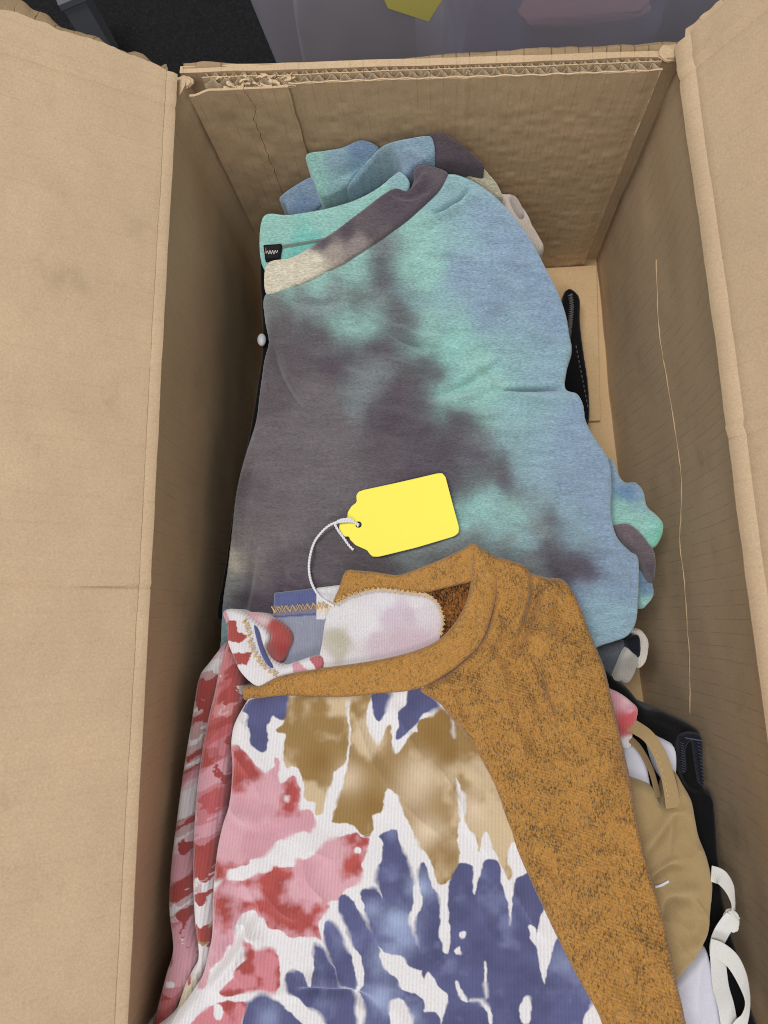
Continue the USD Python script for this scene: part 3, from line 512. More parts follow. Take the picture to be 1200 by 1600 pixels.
piece(shirt, 'shoulder_trim', [(655, 252), (672, 246), (693, 248), (717, 245), (747, 255), (765, 271), (779, 289), (786, 309), (770, 302), (745, 285), (722, 270), (697, 264), (675, 256)], zU(0.002), [(680, 253, TE), (720, 255, (186, 186, 168)), (760, 280, (196, 190, 168))], r=6, t=0.004, skirt=0.03, seed=10)
# right sleeve bunched against the right wall
zS = lambda dz: (lambda u, v: 0.128 + dz + 0 * u)
piece(shirt, 'sleeve', [(955, 715), (966, 724), (973, 742), (982, 750), (997, 750), (1010, 764), (1016, 788), (1030, 801), (1041, 815), (1041, 832), (1034, 848), (1026, 856), (1000, 870), (970, 860), (950, 800)], zS(0), [(965, 740, BL), (1000, 765, BL), (985, 770, (108, 142, 178)), (970, 795, MI), (1008, 790, TE), (1020, 815, MB_), (1035, 835, (130, 200, 178)), (980, 815, MI), (1000, 810, MI)], r=13, t=0.012, skirt=0.07, seed=11,
      wr=[([(985, 800), (993, 780), (998, 755)], 7, -0.004, 'g'), ([(975, 812), (1000, 795), (1015, 790)], 8, 0.003, 'g')])
piece(shirt, 'cuff', [(960, 822), (975, 816), (988, 818), (1003, 830), (1016, 846), (1026, 862), (1028, 885), (1024, 908), (1012, 890), (1002, 872), (990, 862), (974, 846)], zS(0.006), [(975, 830, (116, 104, 110)), (1010, 860, (108, 98, 104)), (1022, 890, (92, 84, 92))], r=8, t=0.008, skirt=0.05, seed=12, wr=[([(980, 825), (990, 840), (992, 858)], 5, -0.002, 'g')])
piece(shirt, 'sleeve_fold', [(1000, 880), (1012, 893), (1021, 910), (1023, 930), (1014, 944), (1003, 950), (995, 920)], zS(-0.012), [(1015, 915, (120, 148, 174)), (1008, 940, MI)], r=9, t=0.008, skirt=0.05, seed=13)
# neck label, stitching at the collar
lab = obj('neck_label', cloth([(411, 382), (438, 380), (440, 381), (436, 404), (414, 406)], zc(0.0005), 1.5, 3, 0.0008, 0.003, (), 0.0002, 30, False)[0], 'label_black', shirt, smooth=True)
def lettering(parent, txt, hgt, u, v, z, ang, mat, name='lettering', bold=False):
    t_ = text_mesh(txt, hgt, 0.0003, bold); t_.apply_transform(trimesh.transformations.rotation_matrix(ang, (0, 0, 1))); t_.apply_translation(W(u, v, z))
    obj(name, t_, mat, parent)
zl = float(zT(425, 393)) + 0.0008
sc = [[(416, 388 + 8), (418, 392), (420, 397), (422, 391), (424, 397), (426, 391), (428, 397), (430, 391), (432, 395), (434, 391)]]
for q in sc: obj('script_lettering', tube([W(a, b, zl + 0.0003) for a, b in spline(q, 4)], 0.00022, 4), 'print_white', lab)
obj('red_mark', tube([W(a, b, zl + 0.0003) for a, b in ((414, 385), (415.5, 390), (414.5, 396))], 0.0004, 4), 'print_red', lab)
st = []
for q in np.arange(0, 1, 0.012):
    a = np.array([441, 384]) * (1 - q) + np.array([540, 367]) * q; b = a + np.array([2.2, 2.5]) * (1 if int(q / 0.012) % 2 else -1)
    st.append(tube([W(a[0], a[1] + 3, zT(a[0], a[1]) - 0.0018), W(a[0] + 1.2, a[1] - 1, zT(a[0], a[1]) - 0.0016)], 0.00022, 4))
obj('collar_stitching', join(st), 'thread_grey', shirt)
tagm = trimesh.creation.icosphere(3, 1.0); p = np.array(tagm.vertices) * np.array([0.0035, 0.0052, 0.003]) + W(409, 531, 0.130)
tag(obj('white_button', (p, tagm.faces), 'white_plastic', smooth=True), 'small shiny white button peeping out by the left wall beside the grey shirt edge', 'button')

# ------------------------------------------------------------------ other clothes along the far right and far left
g1 = thing('cream_garment', 'crumpled cream garment edge tucked between the turquoise shirt and the far wall', 'clothing')
zz = lambda z: (lambda u, v: z + 0 * u)
CG = [(810, 320, (200, 188, 180)), (840, 360, (190, 180, 168)), (800, 305, (206, 196, 188))]
piece(g1, 'hem', [(778, 302), (790, 298), (803, 300), (813, 312), (826, 330), (834, 347), (842, 361), (852, 382), (840, 390), (800, 350)], zz(0.150), CG, 'plain_knit', r=9, t=0.008, skirt=0.07, wr=[([(795, 304), (805, 320), (815, 335)], 5, -0.004, 'g'), ([(825, 345), (838, 350)], 4, -0.003, 'g')], seed=14)
piece(g1, 'hem_fold', [(797, 304), (806, 303), (816, 318), (820, 334), (812, 336), (803, 322)], zz(0.155), [(810, 318, (178, 166, 160))], 'plain_knit', r=6, t=0.005, skirt=0.02, seed=15)
g2 = thing('black_garment', 'black garment with a grey overlocked edge lying on the bottom at the right wall', 'clothing')
obj('panel', cloth([(880, 460), (906, 460), (908, 500), (914, 550), (921, 600), (922, 657), (905, 665), (870, 600)], zz(0.034), 2, 6, 0.006, 0.028, (), 0.0008, 40, True, 3)[0], 'black_cloth', g2, smooth=True)
def zigzag(line, w, pitch, z, r=0.00028):
    l = resample(spline(line, 6), pitch); t_ = np.gradient(l, axis=0); t_ /= np.linalg.norm(t_, axis=1, keepdims=True); n_ = np.c_[-t_[:, 1], t_[:, 0]]
    p = l + n_ * (w / 2) * np.where(np.arange(len(l)) % 2, 1, -1)[:, None]
    zv = z(p[:, 0], p[:, 1]) if callable(z) else np.full(len(p), z)
    return tube([W(a, b, c) for (a, b), c in zip(p, zv)], r, 5)
obj('overlock_edge', join([zigzag([(890, 460), (893, 475), (891, 500), (888, 530), (887, 555)], 7, 1.6, 0.0355, 0.0004), zigzag([(892, 460), (894, 480), (892, 505), (889, 530)], 5, 1.3, 0.0358, 0.0004)]), 'thread_grey', g2, smooth=True)
st = []
for q in np.linspace(0, 1, 13):
    a = np.array([900, 540]) * (1 - q) + np.array([918, 632]) * q; st.append(tube([W(a[0], a[1], 0.0345), W(a[0] + 0.7, a[1] + 4, 0.0345)], 0.0003, 4))
obj('dash_stitching', join(st), 'thread_grey', g2)
g3 = thing('dark_garment', 'black garment pressed between the left wall and the grey side of the tie-dye shirt', 'clothing')
obj('panel', cloth([(404, 400), (420, 395), (424, 470), (420, 560), (412, 640), (395, 720), (372, 800), (360, 900), (350, 960), (336, 960), (350, 880), (366, 770), (385, 690), (400, 600), (408, 530)], zz(0.125), 2, 6, 0.006, 0.11, (), 0.0008, 40, True, 5)[0], 'black_cloth', g3, smooth=True)

# striped knit garment near the right wall
g4 = thing('striped_garment', 'grey, white and black striped knit garment poking out under the turquoise shirt hem', 'clothing')
obj('grey_panel', cloth([(920, 1010), (985, 1000), (984, 1015), (972, 1040), (962, 1064), (945, 1060), (930, 1040)], zz(0.108), 1.6, 8, 0.006, 0.05)[0], 'slate_cloth', g4, smooth=True)
piece(g4, 'white_strip', [(985, 985), (998, 982), (1008, 988), (1016, 1004), (1013, 1030), (1006, 1042), (998, 1043), (997, 1015), (1000, 1000)], zz(0.113), [(1005, 1010, (206, 200, 192)), (1005, 1035, (214, 208, 200))], 'plain_knit', r=6, t=0.006, skirt=0.05, seed=16)
obj('black_patch', cloth([(982, 999), (997, 992), (1002, 1003), (1000, 1027), (981, 1013)], zz(0.1155), 1.5, 5, 0.003, 0.02, (), 0.0006, 10)[0], 'denim', g4, smooth=True)
piece(g4, 'light_panel', [(979, 1012), (990, 1018), (999, 1028), (996, 1048), (988, 1064), (980, 1069), (974, 1066), (965, 1066), (958, 1062), (966, 1040)], zz(0.116), [(985, 1035, (160, 156, 152)), (968, 1055, (182, 178, 172)), (978, 1020, (196, 192, 186))], 'plain_knit', r=7, t=0.006, skirt=0.04, seed=17)

# dark jeans standing along the right wall
g5 = thing('dark_jeans', 'very dark denim jeans folded along the right wall behind the tan garment', 'jeans')
zJ = lambda dz: (lambda u, v: 0.128 + dz + 0.055 * (v - 1120) / 400)
obj('leg', cloth([(920, 1050), (975, 1068), (1010, 1105), (1040, 1112), (1085, 1134), (1100, 1150), (1103, 1190), (1104, 1228), (1116, 1240), (1123, 1270), (1130, 1360), (1140, 1430), (1160, 1500), (1178, 1570), (1185, 1660), (1000, 1660), (950, 1300)], zJ(-0.004), 2.2, 12, 0.010, 0.09, [([(1062, 1150), (1064, 1190), (1080, 1228), (1110, 1240)], 6, -0.005, 'g'), ([(1075, 1245), (1100, 1240), (1120, 1262)], 6, 0.003, 'g'), ([(1000, 1120), (1040, 1140), (1062, 1150)], 8, 0.003, 'g')], 0.001, 60, True, 6)[0], 'black_cloth', g5, smooth=True)
obj('turned_hem', cloth([(1062, 1158), (1072, 1147), (1088, 1146), (1099, 1154), (1101, 1190), (1103, 1224), (1096, 1226), (1090, 1195), (1084, 1160), (1074, 1172), (1075, 1205), (1066, 1206)], zJ(0.002), 1.5, 6, 0.005, 0.03)[0], 'denim', g5, smooth=True)
st = []
for a0, a1 in (((1066, 1160), (1068, 1204)), ((1092, 1160), (1100, 1222)), ((1072, 1152), (1096, 1156))):
    for q in np.arange(0, 1, 0.09):
        a = np.array(a0) * (1 - q) + np.array(a1) * q; z_ = zJ(0.0025)(a[0], a[1]); st.append(tube([W(a[0] - 2.4, a[1], z_), W(a[0] + 2.2, a[1] + 2.4, z_)], 0.00014, 4))
obj('twill_stitching', join(st), 'thread_blue', g5)

# white top with thin straps
g6 = thing('white_camisole', 'white cotton top with thin knotted straps beside the tan garment in the near right corner', 'top')
zW = lambda dz: (lambda u, v: 0.152 + dz + 0.045 * (v - 1150) / 450)
obj('fold', cloth([(975, 1160), (1000, 1172), (1012, 1192), (1020, 1230), (1030, 1260), (985, 1260)], zW(-0.004), 2, 8, 0.006, 0.05, (), 0.0006, 40)[0], 'white_cloth', g6, smooth=True)
obj('fold', cloth([(1020, 1150), (1038, 1157), (1054, 1165), (1060, 1182), (1059, 1212), (1050, 1230), (1030, 1200)], zW(-0.006), 2, 8, 0.006, 0.05, (), 0.0006, 40)[0], 'white_cloth', g6, smooth=True)
obj('body', cloth([(1000, 1560), (1050, 1540), (1080, 1515), (1098, 1492), (1106, 1486), (1114, 1510), (1122, 1545), (1130, 1600), (1136, 1670), (1000, 1670)], zW(-0.003), 2, 8, 0.006, 0.06, [([(1100, 1500), (1092, 1545), (1090, 1620)], 4, -0.0015, 'g')], 0.0008, 50)[0], 'white_cloth', g6, smooth=True)
def ribbon(pts, w, parent, name, mat='strap_white', tw=0.0, th=0.0011):
    """pts: (u, v, z, tilt)"""
    p = spline(pts, 8); c = np.array([W(a[0], a[1], a[2]) for a in p]); t_ = np.gradient(c, axis=0); t_ /= np.linalg.norm(t_, axis=1, keepdims=True)
    s_ = np.cross(t_, [0, 0, 1]); s_ /= np.linalg.norm(s_, axis=1, keepdims=True); up = np.cross(s_, t_)
    k = np.cos(p[:, 3])[:, None] * s_ + np.sin(p[:, 3])[:, None] * up; n_ = np.cross(k, t_)
    prof = [(-0.5, 0), (-0.42, 1), (-0.2, 1.15), (0.2, 1.15), (0.42, 1), (0.5, 0), (0.42, -1), (-0.42, -1)]
    v = np.stack([c + k * (a * w) + n_ * (b * th / 2) for a, b in prof], 1).reshape(-1, 3); m = len(prof); f = []
    for i in range(len(c) - 1):
        for j in range(m): q = (j + 1) % m; f += [(i * m + j, i * m + q, (i + 1) * m + q), (i * m + j, (i + 1) * m + q, (i + 1) * m + j)]
    for j in range(1, m - 1): f += [(0, j + 1, j), ((len(c) - 1) * m, (len(c) - 1) * m + j, (len(c) - 1) * m + j + 1)]
    return obj(name, (v, np.array(f)), mat, parent, smooth=50)
ribbon([(1112, 1365, .184, .2), (1128, 1372, .190, .4), (1141, 1390, .192, .7), (1146, 1412, .191, 1.0), (1143, 1436, .190, .8)], 0.0092, g6, 'strap', th=0.0006)
ribbon([(1146, 1430, .194, .3), (1137, 1442, .192, .2), (1126, 1460, .190, .2), (1120, 1478, .189, .3), (1122, 1500, .186, .2), (1126, 1540, .190, .1), (1136, 1580, .196, .1), (1146, 1650, .200, .1)], 0.0098, g6, 'strap', th=0.0006)
ribbon([(1110, 1480, .197, .1), (1126, 1486, .199, .15), (1145, 1502, .200, .3), (1160, 1530, .200, .6), (1168, 1560, .200, .9), (1165, 1585, .200, .7), (1154, 1608, .200, .2), (1140, 1650, .200, .1)], 0.0092, g6, 'strap', th=0.0006)
kn = trimesh.creation.icosphere(4, 1.0); p = np.array(kn.vertices); p = p * (0.75 + 0.6 * fbm(p * 1.8, 3, 3)[:, None]) * np.array([0.0042, 0.0058, 0.0030]) + W(1142, 1438, 0.192)
obj('knot', (p, kn.faces), 'strap_white', g6, smooth=True)

# tan garment
g7 = thing('tan_garment', 'tan cotton garment with a looped waistband and a creased pocket at the right wall', 'clothing')
zN = lambda dz: (lambda u, v: 0.160 + dz + 0.045 * (v - 1150) / 450 + 0.006 * np.exp(-(((u - 1075) / 45) ** 2 + ((v - 1330) / 110) ** 2)))
obj('body', cloth([(960, 1212), (990, 1219), (1023, 1232), (1031, 1246), (1040, 1262), (1052, 1255), (1058, 1225), (1061, 1209), (1074, 1230), (1087, 1254), (1093, 1282), (1099, 1311), (1112, 1345), (1119, 1375), (1120, 1400), (1117, 1430), (1112, 1460), (1098, 1497), (1078, 1522), (1062, 1540), (1020, 1560), (980, 1400)], zN(0), 1.6, 14, 0.013, 0.06,
    [([(1058, 1268), (1040, 1300), (1012, 1336)], 5, -0.0045, 'g'), ([(1048, 1262), (1030, 1296), (1000, 1326)], 8, 0.0034, 'g'), ([(1056, 1270), (1052, 1300), (1048, 1335)], 3, -0.0026, 'g'), ([(1018, 1378), (1045, 1356), (1066, 1352)], 4, -0.0045, 'g'), ([(1016, 1366), (1045, 1345), (1064, 1342)], 4, 0.0030, 'g'), ([(1030, 1262), (1060, 1268), (1070, 1262)], 4, 0.0026, 'g'),
     ([(1040, 1440), (1052, 1412), (1078, 1405)], 9, -0.0090, 'g'), ([(1040, 1400), (1070, 1385), (1095, 1395)], 10, 0.0044, 'g'), ([(1060, 1490), (1090, 1470), (1115, 1440)], 10, 0.0034, 'g'), ([(1090, 1330), (1075, 1370), (1085, 1420)], 14, 0.0034, 'g')], 0.0014, 45, True, 8, limp=(0.0022, 26, 0.9))[0], 'twill_tan', g7, smooth=True)
ribbon([(966, 1124, .150, .4), (980, 1131, .156, .5), (995, 1138, .163, .5), (1014, 1152, .170, .5), (1030, 1176, .172, .45), (1041, 1205, .173, .4), (1048, 1235, .174, .3), (1052, 1262, .174, .2)], 0.0100, g7, 'waistband', 'twill_tan')
ribbon([(985, 1155, .160, .9), (998, 1168, .161, .9), (1010, 1188, .162, .9), (1020, 1212, .163, .9), (1028, 1246, .163, .8)], 0.0070, g7, 'waistband', 'twill_tan_dark')
obj('waistband_stitching', join([tube([W(a[0], a[1], a[2]) for a in spline([(1022, 1170, .1745), (1034, 1200, .1755), (1041, 1232, .1765), (1044, 1255, .1765)], 6)[i:i + 2]], 0.0002, 4) for i in range(0, 17, 2)]), 'thread_gold', g7)
ribbon([(1024, 1386, .1885, .1), (1034, 1383, .189, .1), (1045, 1377, .189, .1)], 0.0014, g7, 'care_label', 'white_cloth', th=0.0004)

# ------------------------------------------------------------------ raglan shirt in front
A = lambda *p: [(220 + x / 3.0, 1080 + y / 3.0) for x, y in p]
B = lambda *p: [(540 + x / 2.857, 1060 + y / 2.857) for x, y in p]
rag_s = thing('raglan_shirt', 'raglan shirt with red, blue and ochre tie-dye print and mottled mustard sleeve, topmost', 'shirt')
zF = lambda dz: (lambda u, v: 0.176 + dz + 0.050 * (v - 900) / 700)
WH, RD, PK, MU, MUL, NV, NVD, LB = (226, 224, 227), (170, 80, 77), (210, 160, 172), (158, 128, 80), (206, 186, 154), (90, 93, 134), (82, 84, 124), (168, 182, 216)
def print_cols(uv):
    fs = 0.9 + 2.6 * ss((fbm(np.c_[uv / 38, 0 * uv[:, :1] + 2.2], 3, 77) - 0.50) / 0.12)
    lay = lambda c, sd, k, soft=None: (lambda a: c * (1 - a) + k * a)(np.clip((sd + 0.15 * fs) / fs * 0.5 + 0.5, 0, 1)[:, None])
    w1 = wob(uv, 5, 16, 31, 4); w2 = wob(uv, 3.0, 9, 33, 3)
    mot = lambda s, sd_: fbm(np.c_[uv / s, 0 * uv[:, :1]], 4, sd_)
    c = np.tile(lin(WH), (len(uv), 1))
    # ochre
    ml = ss((mot(48, 41) - 0.40) / 0.24)[:, None]; mu = lin(MU) * (1 - ml) + lin(MUL) * ml
    for (x, y, r_, k) in ((545, 1215, 26, 0.8), (660, 1210, 34, .9), (665, 1300, 28, 1.0), (640, 1240, 30, .6), (735, 1260, 26, .8), (590, 1150, 22, .5)):
        a = k * np.exp(-(((uv[:, 0] - x) ** 2 + (uv[:, 1] - y) ** 2) / r_ ** 2))[:, None]; mu = mu * (1 - a) + lin((216, 198, 172)) * a
    for (x, y, r_, k) in ((500, 1190, 24, .8), (680, 1150, 30, .8), (705, 1340, 26, .8), (585, 1260, 26, .7), (700, 1180, 20, .8), (690, 1110, 22, .6)):
        a = k * np.exp(-(((uv[:, 0] - x) ** 2 + (uv[:, 1] - y) ** 2) / r_ ** 2))[:, None]; mu = mu * (1 - a) + lin((142, 108, 56)) * a
    m1 = A((690, 20), (975, 10), (965, 60), (975, 180), (970, 290), (945, 350), (905, 385), (890, 440), (870, 480), (855, 570), (820, 575), (815, 520), (770, 510), (765, 440), (745, 370), (715, 350), (690, 365), (675, 330), (668, 260), (680, 200), (640, 190), (635, 175), (670, 150), (675, 90), (690, 60))
    m2 = B((110, 60), (95, 150), (95, 215), (135, 290), (155, 285), (190, 210), (200, 215), (205, 290), (220, 335), (240, 325), (300, 240), (320, 235), (330, 190), (390, 165), (425, 130), (470, 180), (478, 260), (490, 265), (497, 200), (640, 380), (740, 560), (780, 700), (735, 740), (720, 800), (745, 880), (725, 895), (690, 820), (660, 760), (640, 700), (620, 685), (600, 750), (590, 770), (580, 700), (530, 640), (535, 560), (510, 500), (492, 440), (500, 540), (515, 600), (498, 700), (508, 790), (485, 880), (425, 920), (400, 880), (380, 810), (330, 740), (310, 700), (280, 640), (245, 560), (230, 520), (195, 490), (180, 500), (170, 560), (155, 595), (120, 610), (125, 660), (105, 700), (75, 700)) + A((1075, 665), (1035, 670), (990, 625), (905, 620), (900, 590), (920, 520), (950, 430), (975, 330), (985, 240), (982, 100), (992, 5))
    for p in (m1, m2): c = lay(c, poly_sd(w2, p), mu)
    c = lay(c, poly_sd(w2, B((492, 440), (505, 470), (520, 500), (536, 545), (530, 600), (520, 640), (505, 600), (512, 540), (500, 490)), True), lin(WH))
    # pink and red
    pv = ss((mot(40, 43) - 0.42) / 0.2)[:, None]; pk = lin(PK) * (1 - 0.35 * pv) + lin((224, 186, 194)) * 0.35 * pv
    p1 = A((405, 490), (400, 290), (440, 250), (480, 270), (520, 320), (560, 365), (590, 380), (625, 350), (630, 310), (655, 330), (640, 390), (655, 430), (690, 410), (715, 400), (740, 430), (750, 490), (740, 550), (790, 555), (820, 600), (800, 655), (740, 655), (680, 690), (640, 700), (600, 750), (570, 770), (520, 775), (515, 800), (440, 825), (410, 835), (412, 880), (470, 880), (540, 850), (610, 840), (625, 815), (670, 825), (720, 815), (740, 780), (790, 775), (830, 740), (880, 695), (960, 675), (1010, 660), (1030, 680), (1068, 685), (1065, 740), (1040, 790), (1035, 870), (1000, 910), (950, 930), (935, 975), (880, 985), (885, 1015), (850, 1060), (830, 1090), (845, 1160), (800, 1150), (700, 1150), (660, 1120), (605, 1110), (570, 1050), (480, 1040), (455, 1080), (440, 1130), (430, 1190), (400, 1200), (385, 1250), (330, 1300), (300, 1390), (230, 1390), (250, 1230), (280, 1100), (280, 960), (290, 860), (290, 760), (310, 660), (360, 590))
    inp = poly_sd(w2, p1); c = lay(c, inp, pk)
    reds = [A((400, 290), (445, 250), (480, 265), (515, 310), (560, 365), (560, 410), (520, 430), (470, 480), (440, 480), (400, 440)), A((680, 430), (720, 400), (748, 450), (750, 490), (735, 570), (700, 580), (650, 560), (660, 500)),
            A((300, 760), (430, 800), (515, 800), (420, 850), (430, 880), (540, 850), (620, 812), (700, 830), (705, 900), (690, 980), (760, 1000), (880, 990), (885, 1015), (850, 1055), (845, 1165), (800, 1150), (700, 1150), (605, 1110), (570, 1050), (480, 1030), (460, 980), (560, 960), (500, 900), (430, 920), (340, 900)),
            A((960, 670), (1010, 655), (1070, 685), (1065, 750), (1040, 850), (990, 870), (940, 900), (950, 800), (975, 740)), A((330, 960), (380, 940), (440, 1000), (430, 1080), (400, 1120), (360, 1040))]
    for k, p in enumerate(reds):
        s_ = poly_sd(w1, p) + 26 * (mot(13, 50 + k) - 0.5); a = np.clip(s_ / 16 + 0.3, 0, 1) * (inp > 0); c = c * (1 - a[:, None]) + (lin(RD) * (0.85 + 0.5 * mot(20, 60)[:, None])) * a[:, None]
    for p, k in ((A((500, 1145), (525, 1160), (540, 1200), (620, 1205), (645, 1260), (655, 1350), (640, 1400), (600, 1410), (540, 1405), (430, 1420), (380, 1405), (385, 1380), (440, 1330), (450, 1290), (490, 1250), (505, 1200)), 0), (A((240, 1550), (340, 1470), (400, 1440), (440, 1450), (495, 1460), (490, 1500), (470, 1570), (470, 1720), (150, 1720)), 1)):
        vv = ss((mot(30, 70 + k) - 0.42) / 0.22)[:, None]; c = lay(c, poly_sd(w2, p), lin(RD) * (1 - vv) + lin((208, 136, 146)) * vv)
    # blues
    bv = mot(34, 80)[:, None]; bl = lin(NV) * (0.70 + 0.6 * bv); lt = 0.4 * ss((mot(36, 85) - 0.50) / 0.34)[:, None] * (uv[:, 1:] > 1180); bl = bl * (1 - lt) + lin((150, 158, 200)) * lt
    for (x, y, r_, k) in ((620, 1440, 26, .9), (657, 1385, 20, .9), (595, 1560, 26, .8), (605, 1500, 26, .7), (580, 1420, 16, .5), (635, 1470, 20, .6), (640, 1590, 20, .6), (880, 1500, 22, .4), (420, 1590, 20, .5)):
        a = k * np.exp(-(((uv[:, 0] - x) ** 2 + (uv[:, 1] - y) ** 2) / r_ ** 2) * (0.35 + 1.5 * mot(13, 81)))[:, None]; bl = bl * (1 - a) + lin(LB) * a
    blues = [A((470, 95), (500, 50), (560, 30), (680, 5), (675, 125), (640, 128), (615, 115), (605, 150), (590, 165), (598, 230), (580, 285), (545, 275), (515, 245), (512, 190), (500, 150), (505, 110)),
             B((120, 60), (200, 60), (190, 110), (180, 150), (150, 190), (130, 160), (120, 120)), B((285, 40), (345, 45), (415, 120), (385, 145), (345, 160), (325, 195), (290, 225), (250, 265), (225, 265), (240, 200), (235, 150), (270, 110)),
             B((150, 700), (215, 675), (240, 730), (285, 830), (305, 930), (300, 1010), (285, 1050), (290, 1110), (335, 1210), (350, 1300), (290, 1290), (250, 1240), (170, 1220), (120, 1150), (85, 1030), (70, 950), (130, 930), (165, 975), (150, 930), (138, 880), (160, 810), (168, 740)),
             B((330, 830), (355, 825), (375, 900), (410, 970), (420, 1060), (415, 1140), (440, 1230), (400, 1290), (350, 1290), (330, 1200), (310, 1120), (320, 1050), (345, 1000), (325, 900)),
             B((490, 850), (510, 825), (560, 835), (572, 870), (570, 940), (580, 965), (595, 900), (620, 815), (660, 808), (690, 830), (695, 920), (725, 1000), (733, 1105), (750, 960), (770, 890), (840, 870), (880, 980), (882, 1040), (860, 1100), (850, 1200), (870, 1300), (885, 1365), (905, 1290), (925, 1200), (965, 1150), (1040, 1260), (1100, 1380), (1090, 1460), (1060, 1520), (1050, 1720), (660, 1720), (655, 1520), (620, 1440), (560, 1430), (545, 1440), (500, 1350), (490, 1360), (520, 1440), (600, 1450), (640, 1540), (640, 1720), (440, 1720), (430, 1540), (460, 1420), (420, 1380), (370, 1310), (350, 1340), (350, 1290), (430, 1230), (460, 1220), (465, 1100), (455, 990), (470, 900)),
             B((-30, 975), (0, 965), (40, 1000), (90, 1090), (140, 1180), (165, 1290), (230, 1340), (250, 1390), (330, 1420), (350, 1460), (340, 1510), (310, 1520), (260, 1440), (220, 1430), (190, 1460), (200, 1540), (205, 1720), (60, 1720), (90, 1490), (60, 1430), (80, 1350), (70, 1250), (30, 1190), (0, 1100), (-30, 1040)),
             A((860, 1085), (890, 1078), (925, 1110), (960, 1200), (1000, 1280), (1010, 1390), (1000, 1420), (975, 1400), (935, 1370), (905, 1290), (870, 1200), (860, 1150)),
             A((810, 1195), (830, 1190), (870, 1230), (910, 1310), (945, 1400), (985, 1420), (1000, 1480), (1010, 1720), (880, 1720), (870, 1580), (830, 1500), (780, 1480), (740, 1440), (700, 1400), (680, 1350), (690, 1320), (730, 1310), (770, 1330), (800, 1370), (810, 1300)),
             A((490, 1500), (520, 1450), (570, 1420), (640, 1440), (700, 1500), (760, 1560), (830, 1620), (830, 1720), (480, 1720)),
             B((310, 1520), (370, 1490), (420, 1520), (430, 1720), (300, 1720))]
    for p in blues: c = lay(c, poly_sd(w2, p), bl)
    for p in (B((800, 1420), (825, 1430), (825, 1530), (790, 1540), (775, 1480)), B((820, 1100), (850, 1120), (850, 1190), (825, 1150)), B((510, 1135), (535, 1130), (535, 1155), (515, 1160)), B((490, 1215), (512, 1200), (515, 1230), (495, 1230)), B((620, 1280), (628, 1280), (632, 1400), (622, 1420)), A((1005, 735), (1025, 735), (1030, 755), (1005, 755)), A((682, 488), (694, 490), (692, 508), (680, 505)), A((325, 905), (380, 880), (370, 900), (330, 940)), A((665, 1450), (690, 1460), (710, 1495), (690, 1500)), A((345, 1470), (375, 1460), (390, 1500), (370, 1540), (350, 1530))):
        c = lay(c, poly_sd(w2, p), lin(WH))
    # dry flecks scattered at the brush edges
    fl = (noise(np.c_[uv / 3.5, 0 * uv[:, :1]], 90) > 0.93) & (mot(26, 91) > 0.66)
    return np.clip(c, 0, 0.86)
front = [(356, 1165), (360, 1136), (374, 1108), (388, 1090), (420, 1082), (460, 1078), (540, 1078), (600, 1072), (648, 1060), (690, 1075), (712, 1118), (750, 1160), (795, 1240), (825, 1330), (872, 1425), (912, 1510), (940, 1570), (965, 1670), (240, 1670), (262, 1605), (287, 1570), (309, 1534), (321, 1490), (326, 1460), (327, 1403), (333, 1337), (342, 1294), (353, 1258), (357, 1206)]
wr = [([(455, 1540), (500, 1552), (560, 1560), (600, 1590)], 9, -0.0035, 'g'), ([(420, 1560), (480, 1535), (540, 1538)], 12, 0.003, 'g'), ([(300, 1560), (345, 1500), (385, 1440), (420, 1380)], 10, -0.003, 'g'), ([(330, 1540), (370, 1490), (410, 1430)], 10, 0.003, 'g'), ([(360, 1280), (400, 1300), (440, 1290)], 10, -0.0014, 'g'), ([(360, 1265), (400, 1280), (440, 1270)], 12, 0.0014, 'g'),
      ([(700, 1100), (712, 1150), (716, 1200)], 9, -0.002, 'g'), ([(725, 1150), (735, 1210), (760, 1280)], 14, 0.0016, 'g'), ([(440, 1120), (480, 1160), (540, 1190)], 24, 0.0010, 'g'), ([(340, 1360), (350, 1420), (340, 1490)], 14, 0.0022, 'g'), ([(560, 1330), (620, 1400), (700, 1430)], 40, 0.0014, 'g'), ([(385, 1095), (480, 1088), (600, 1084), (655, 1070)], 5, -0.0012, 'g')]
wr = [(a, b, c * 1.8, d) for a, b, c, d in wr]
mv, uv = cloth(front, zF(0), 1.25, 14, 0.011, 0.09, wr, 0.0016, 90, True, 21, limp=(0.0045, 52, 1.0))
obj('front_panel', mv, 'print_knit', rag_s, smooth=True, col=print_cols(uv))
sleeve = [(741, 851), (760, 858), (778, 868), (797, 873), (822, 882), (833, 894), (858, 901), (882, 904), (899, 924), (912, 952), (921, 977), (938, 1018), (949, 1047), (961, 1097), (978, 1171), (990, 1225), (1003, 1303), (1023, 1377), (1040, 1435), (1052, 1489), (1062, 1538), (1076, 1600), (1090, 1680), (965, 1680), (938, 1600), (915, 1556), (891, 1513), (850, 1427), (801, 1318), (774, 1237), (737, 1166), (707, 1128), (686, 1103), (653, 1078), (690, 1058), (722, 1034), (752, 1000), (768, 960), (770, 920), (755, 880)]
wr = [([(833, 898), (836, 930), (820, 985), (800, 1030)], 8, -0.0030, 'g'), ([(820, 890), (822, 930), (805, 985)], 9, 0.0022, 'g'), ([(850, 905), (856, 950), (845, 1010)], 12, 0.0016, 'g'), ([(900, 1000), (920, 1150), (960, 1300)], 40, 0.0022, 'g'), ([(780, 1100), (830, 1250), (900, 1400)], 30, 0.0014, 'g'), ([(770, 930), (790, 980), (770, 1020), (730, 1055)], 5, -0.0014, 'g'), ([(850, 1300), (900, 1290), (960, 1310)], 18, -0.0010, 'g')]
wr = [(a, b, c * 2.2, d) for a, b, c, d in wr]
